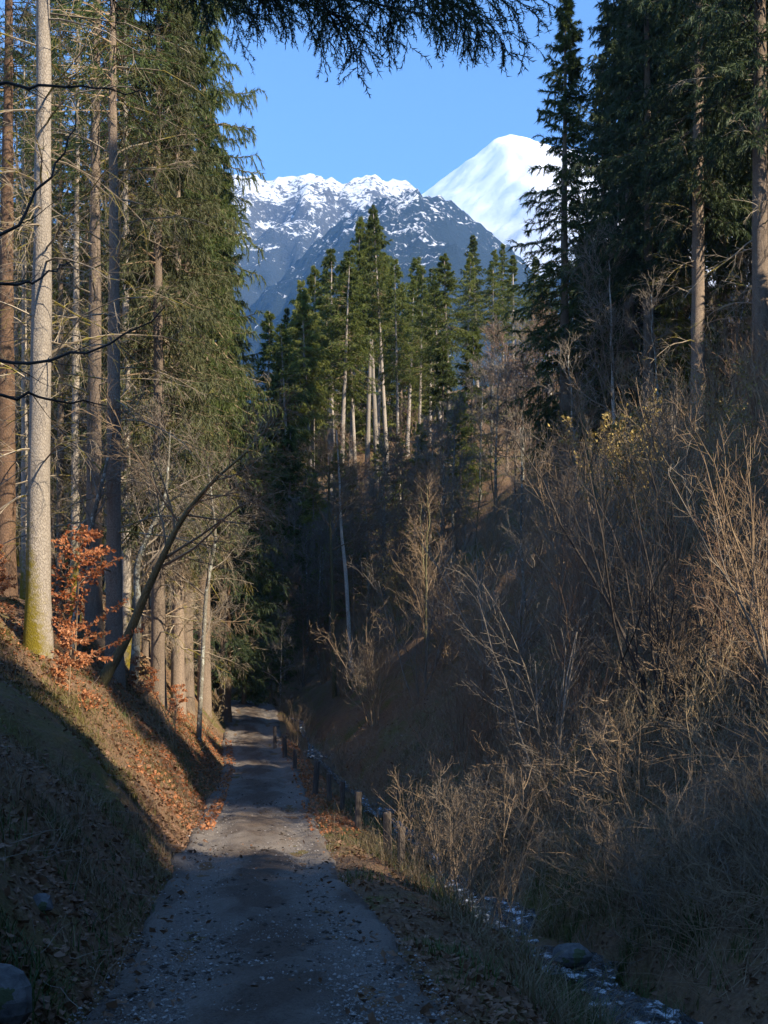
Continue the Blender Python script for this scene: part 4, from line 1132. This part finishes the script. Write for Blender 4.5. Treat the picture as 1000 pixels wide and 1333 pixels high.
acc = Acc()
X, Y = scatter(52000, -80, 1080, 6.2, 48, 1.5)
r, zr = on_road(X, Y); a = _look('a', X, Y)
dens = np.where(r < -RW, .85, np.where(r < RW, .0, .8)) * (.35 + 1.3 * (fbm(X * .7, Y * .7, 3, 91) + .5)) * np.where(np.abs(a) < .32, .25, 1)
dens = dens + .9 * np.exp(-((r + RW + .1) / .22) ** 2) + .6 * np.exp(-((r - RW - .2) / .3) ** 2)
k = RNG.random(len(X)) < dens
X, Y, r, zr = X[k], Y[k], r[k], zr[k]
Z = np.where(np.abs(r) < RW - .1, zr + .03, ground(X, Y))
V, Fq = leaf_quads(X, Y, Z, .072); acc.add(V, Fq)
X, Y = scatter(2600, 60, 650, 6.2, 40, 1.6)
r, zr = on_road(X, Y)
k = (np.abs(r) < RW - .05) & (RNG.random(len(X)) < .12 + .5 * np.clip(fbm(X * 1.5, Y * 1.2, 3, 95) + .1, 0, 1) + .3 * (np.abs(r) / RW) ** 3)
V, Fq = leaf_quads(X[k], Y[k], zr[k] + .012, .06); acc.add(V, Fq)
X, Y = scatter(30000, -60, 330, 18, 36, 1.0)
r = _look('r', X, Y)
k = (r < -RW) & (r > -RW - 6.5) & (RNG.random(len(X)) < .5 + 1.0 * fbm(X * .9, Y * .9, 2, 151))
V, Fq = leaf_quads(X[k], Y[k], ground(X[k], Y[k]), .085, .015); acc.add(V, Fq)
tag(link('fallen_leaves', acc.mesh('fallen_leaves', M['litter'])), kind='stuff')

# sunny drifts of orange leaves at the road edges
acc = Acc()
X, Y = scatter(30000, -40, 470, 21, 46, 1.0)
r, zr = on_road(X, Y)
k = ((r < -RW + .35) & (r > -RW - 1.2)) | ((r < -RW) & (r > -RW - 5.5) & (RNG.random(len(X)) < .45 + 1.2 * fbm(X * .8, Y * .8, 2, 131))) | ((r > RW - .15) & (r < RW + .8))
X, Y, r, zr = X[k], Y[k], r[k], zr[k]
Z = np.where(np.abs(r) < RW - .1, zr + .012, ground(X, Y))
V, Fq = leaf_quads(X, Y, Z, .085, .02); acc.add(V, Fq)
tag(link('leaf_drift', acc.mesh('leaf_drift', M['leaf_orange'])), kind='stuff')

# loose stones on the track
acc = Acc()
X, Y = scatter(48000, 40, 680, 6.0, 28, 1.9)
r, zr = on_road(X, Y)
k = (np.abs(r) < RW + .1) & (RNG.random(len(X)) < .45 + .9 * np.exp(-((np.abs(r) - .6) / .25) ** 2) * (fbm(X * 1.2, Y * .6, 3, 97) + .6))
X, Y, zr = X[k], Y[k], zr[k]; n = len(X)
octa = np.array([(1, 0, 0), (0, 1, 0), (-1, 0, 0), (0, -1, 0), (0, 0, .7), (0, 0, -.7)], float)
of = np.array([(0, 1, 4), (1, 2, 4), (2, 3, 4), (3, 0, 4), (1, 0, 5), (2, 1, 5), (3, 2, 5), (0, 3, 5)])
s = .005 + .013 * RNG.random(n) ** 4
ang = RNG.random(n) * 6.283
V = octa[None] * s[:, None, None] * RNG.uniform(.7, 1.3, (n, 6, 1))
ca, sa = np.cos(ang)[:, None], np.sin(ang)[:, None]
V = np.stack([V[..., 0] * ca - V[..., 1] * sa, V[..., 0] * sa + V[..., 1] * ca, V[..., 2]], -1) + np.stack([X, Y, zr + .022], -1)[:, None]
acc.add(V, (of[None] + 6 * np.arange(n)[:, None, None]).reshape(-1, 3), tint=np.repeat(RNG.random(n), 8))
X, Y = scatter(5200, 40, 640, 6.4, 34, 1.6)
r, zr = on_road(X, Y)
k = (np.abs(r) < RW) & (fbm(X * 1.1, Y * .8, 3, 141) > .0)
X, Y, zr = X[k], Y[k], zr[k]; n = len(X)
s = .009 + .030 * RNG.random(n) ** 3
V = octa[None] * s[:, None, None] * RNG.uniform(.5, 1.4, (n, 6, 1)) * np.array([1, 1, .6]) + np.stack([X, Y, zr + .03], -1)[:, None]
acc.add(V, (of[None] + 6 * np.arange(n)[:, None, None]).reshape(-1, 3), mat=1, tint=np.repeat(RNG.random(n), 8))
tag(link('gravel', acc.mesh('gravel', [gravel_material(), M['clod']])), kind='stuff')

def blades(X, Y, Z, h, w, lean, K=4):
    n = len(X)
    az = RNG.uniform(0, 6.283, n); le = lean * RNG.uniform(.2, 1.2, n)
    t = np.linspace(0, 1, K)
    hh = h * RNG.uniform(.5, 1.2, n)
    side = np.stack([-np.sin(az), np.cos(az), 0 * az], -1)
    c = np.stack([X[:, None] + np.cos(az)[:, None] * (le * hh)[:, None] * t ** 1.8, Y[:, None] + np.sin(az)[:, None] * (le * hh)[:, None] * t ** 1.8,
                  Z[:, None] - .02 + hh[:, None] * (t - .28 * np.minimum(le, 1.6)[:, None] * t ** 2.4)], -1)
    ww = w * RNG.uniform(.7, 1.3, n)[:, None] * (1 - .85 * t)[None]
    V = np.stack([c - side[:, None] * ww[..., None], c + side[:, None] * ww[..., None]], 2)
    idx = np.arange(n * K * 2).reshape(n, K, 2)
    Fq = np.stack([idx[:, :-1, 0], idx[:, :-1, 1], idx[:, 1:, 1], idx[:, 1:, 0]], -1).reshape(-1, 4)
    return V.reshape(-1, 3), Fq, np.repeat(RNG.random(n), K - 1)

def tufts(name, nt_, per, x0, x1, y0, y1, h, w, lean, material, where, power=1.3, rad=.12):
    X, Y = scatter(nt_, x0, x1, y0, y1, power)
    k = where(X, Y); X, Y = X[k], Y[k]
    sc = np.repeat(RNG.uniform(.5, 1.25, len(X)), per)
    X = np.repeat(X, per) + RNG.normal(size=len(X) * per) * rad; Y = np.repeat(Y, per) + RNG.normal(size=len(Y) * per) * rad
    k = np.abs(side_r(X, Y)) > RW - .1
    X, Y, sc = X[k], Y[k], sc[k]
    V, Fq, T = blades(X, Y, ground(X, Y), h * sc, w, lean)
    a = Acc(); a.add(V, Fq, tint=T)
    tag(link(name, a.mesh(name, material)), kind='stuff')

def side_r(X, Y): return _look('r', X, Y)
def side_a(X, Y): return _look('a', X, Y)
tufts('dead_grass', 900, 20, -60, 470, 7, 40, .38, .0045, 1.3, M['straw'],
      lambda X, Y: ((side_r(X, Y) < -RW) & (side_r(X, Y) > -RW - 3.6) & (fbm(X * .6, Y * .6, 2, 111) > .02)) | ((side_r(X, Y) > RW + .1) & (side_a(X, Y) < -.7) & (RNG.random(len(X)) < .6)))
tufts('dead_grass', 2600, 15, 520, 1080, 9.5, 40, .42, .005, 1.2, M['straw'], lambda X, Y: (side_a(X, Y) > .75) & (fbm(X * .35, Y * .35, 3, 113) > -.12))
tufts('grass', 520, 30, 380, 900, 9, 30, .34, .005, 1.0, M['grass'], lambda X, Y: (np.abs(side_a(X, Y)) < .95) & (np.abs(side_a(X, Y)) > np.where(np.abs(((Y - 10.4) % 2.9) - 0) < 1.3, .30, .0)), rad=.09)
tufts('dead_grass', 900, 24, 380, 900, 9, 34, .42, .005, 1.3, M['straw'], lambda X, Y: (np.abs(side_a(X, Y)) < 1.2) & (np.abs(side_a(X, Y)) > np.where(Y > 19, .05, .30)), rad=.10)
tufts('grass', 2000, 18, -60, 1080, 7, 34, .20, .006, .9, M['grass'], lambda X, Y: (np.abs(side_r(X, Y)) > RW + .05) & (np.abs(side_a(X, Y)) > .6) & (fbm(X * .5, Y * .5, 3, 117) > .12))

tufts('grass', 1500, 20, -60, 330, 18, 38, .20, .006, 1.1, M['moss_grass'], lambda X, Y: (side_r(X, Y) < -RW - .5) & (side_r(X, Y) > -RW - 6) & (fbm(X * .6, Y * .6, 2, 153) > -.02))
# fallen sticks, bramble and dry stalks over both slopes
def stalks(name, n, x0, x1, y0, y1, L, r, material, where, up=.6, arch=-.9):
    X, Y = scatter(n, x0, x1, y0, y1, 1.25); k = where(X, Y); X, Y = X[k], Y[k]; n = len(X)
    d = unit(np.stack([RNG.normal(size=n), RNG.normal(size=n), np.abs(RNG.normal(size=n)) * up + .1], -1))
    ln = L * RNG.uniform(.4, 1.3, n); p = np.stack([X, Y, ground(X, Y) - .03], -1); pts = [p]
    for k in range(4):
        pts.append(pts[-1] + d * (ln / 4)[:, None]); d = unit(d + np.array([0, 0, arch / 4]) + RNG.normal(size=d.shape) * .12)
    Pp = np.stack(pts, 1); Pp[..., 2] = np.maximum(Pp[..., 2], ground(Pp[..., 0], Pp[..., 1], True) + .01) if n < 15000 else Pp[..., 2]
    V, Fq = tubes(Pp, (r * RNG.uniform(.6, 1.4, n))[:, None] * np.linspace(1, .35, 5)[None], 3)
    a = Acc(); a.add(V, Fq); tag(link(name, a.mesh(name, material)), kind='stuff')
stalks('undergrowth', 2200, 500, 1080, 10.5, 44, 1.2, .0045, M['twig_brown'], lambda X, Y: side_a(X, Y) > .8, up=1.4)
stalks('undergrowth', 5000, 430, 1080, 10.5, 40, .9, .004, M['twig_brown'], lambda X, Y: side_a(X, Y) > .6, up=1.6, arch=-.4)
stalks('undergrowth', 700, -60, 330, 7.5, 42, .5, .0035, M['twig_grey'], lambda X, Y: side_r(X, Y) < -RW - .15, up=.5, arch=-.5)
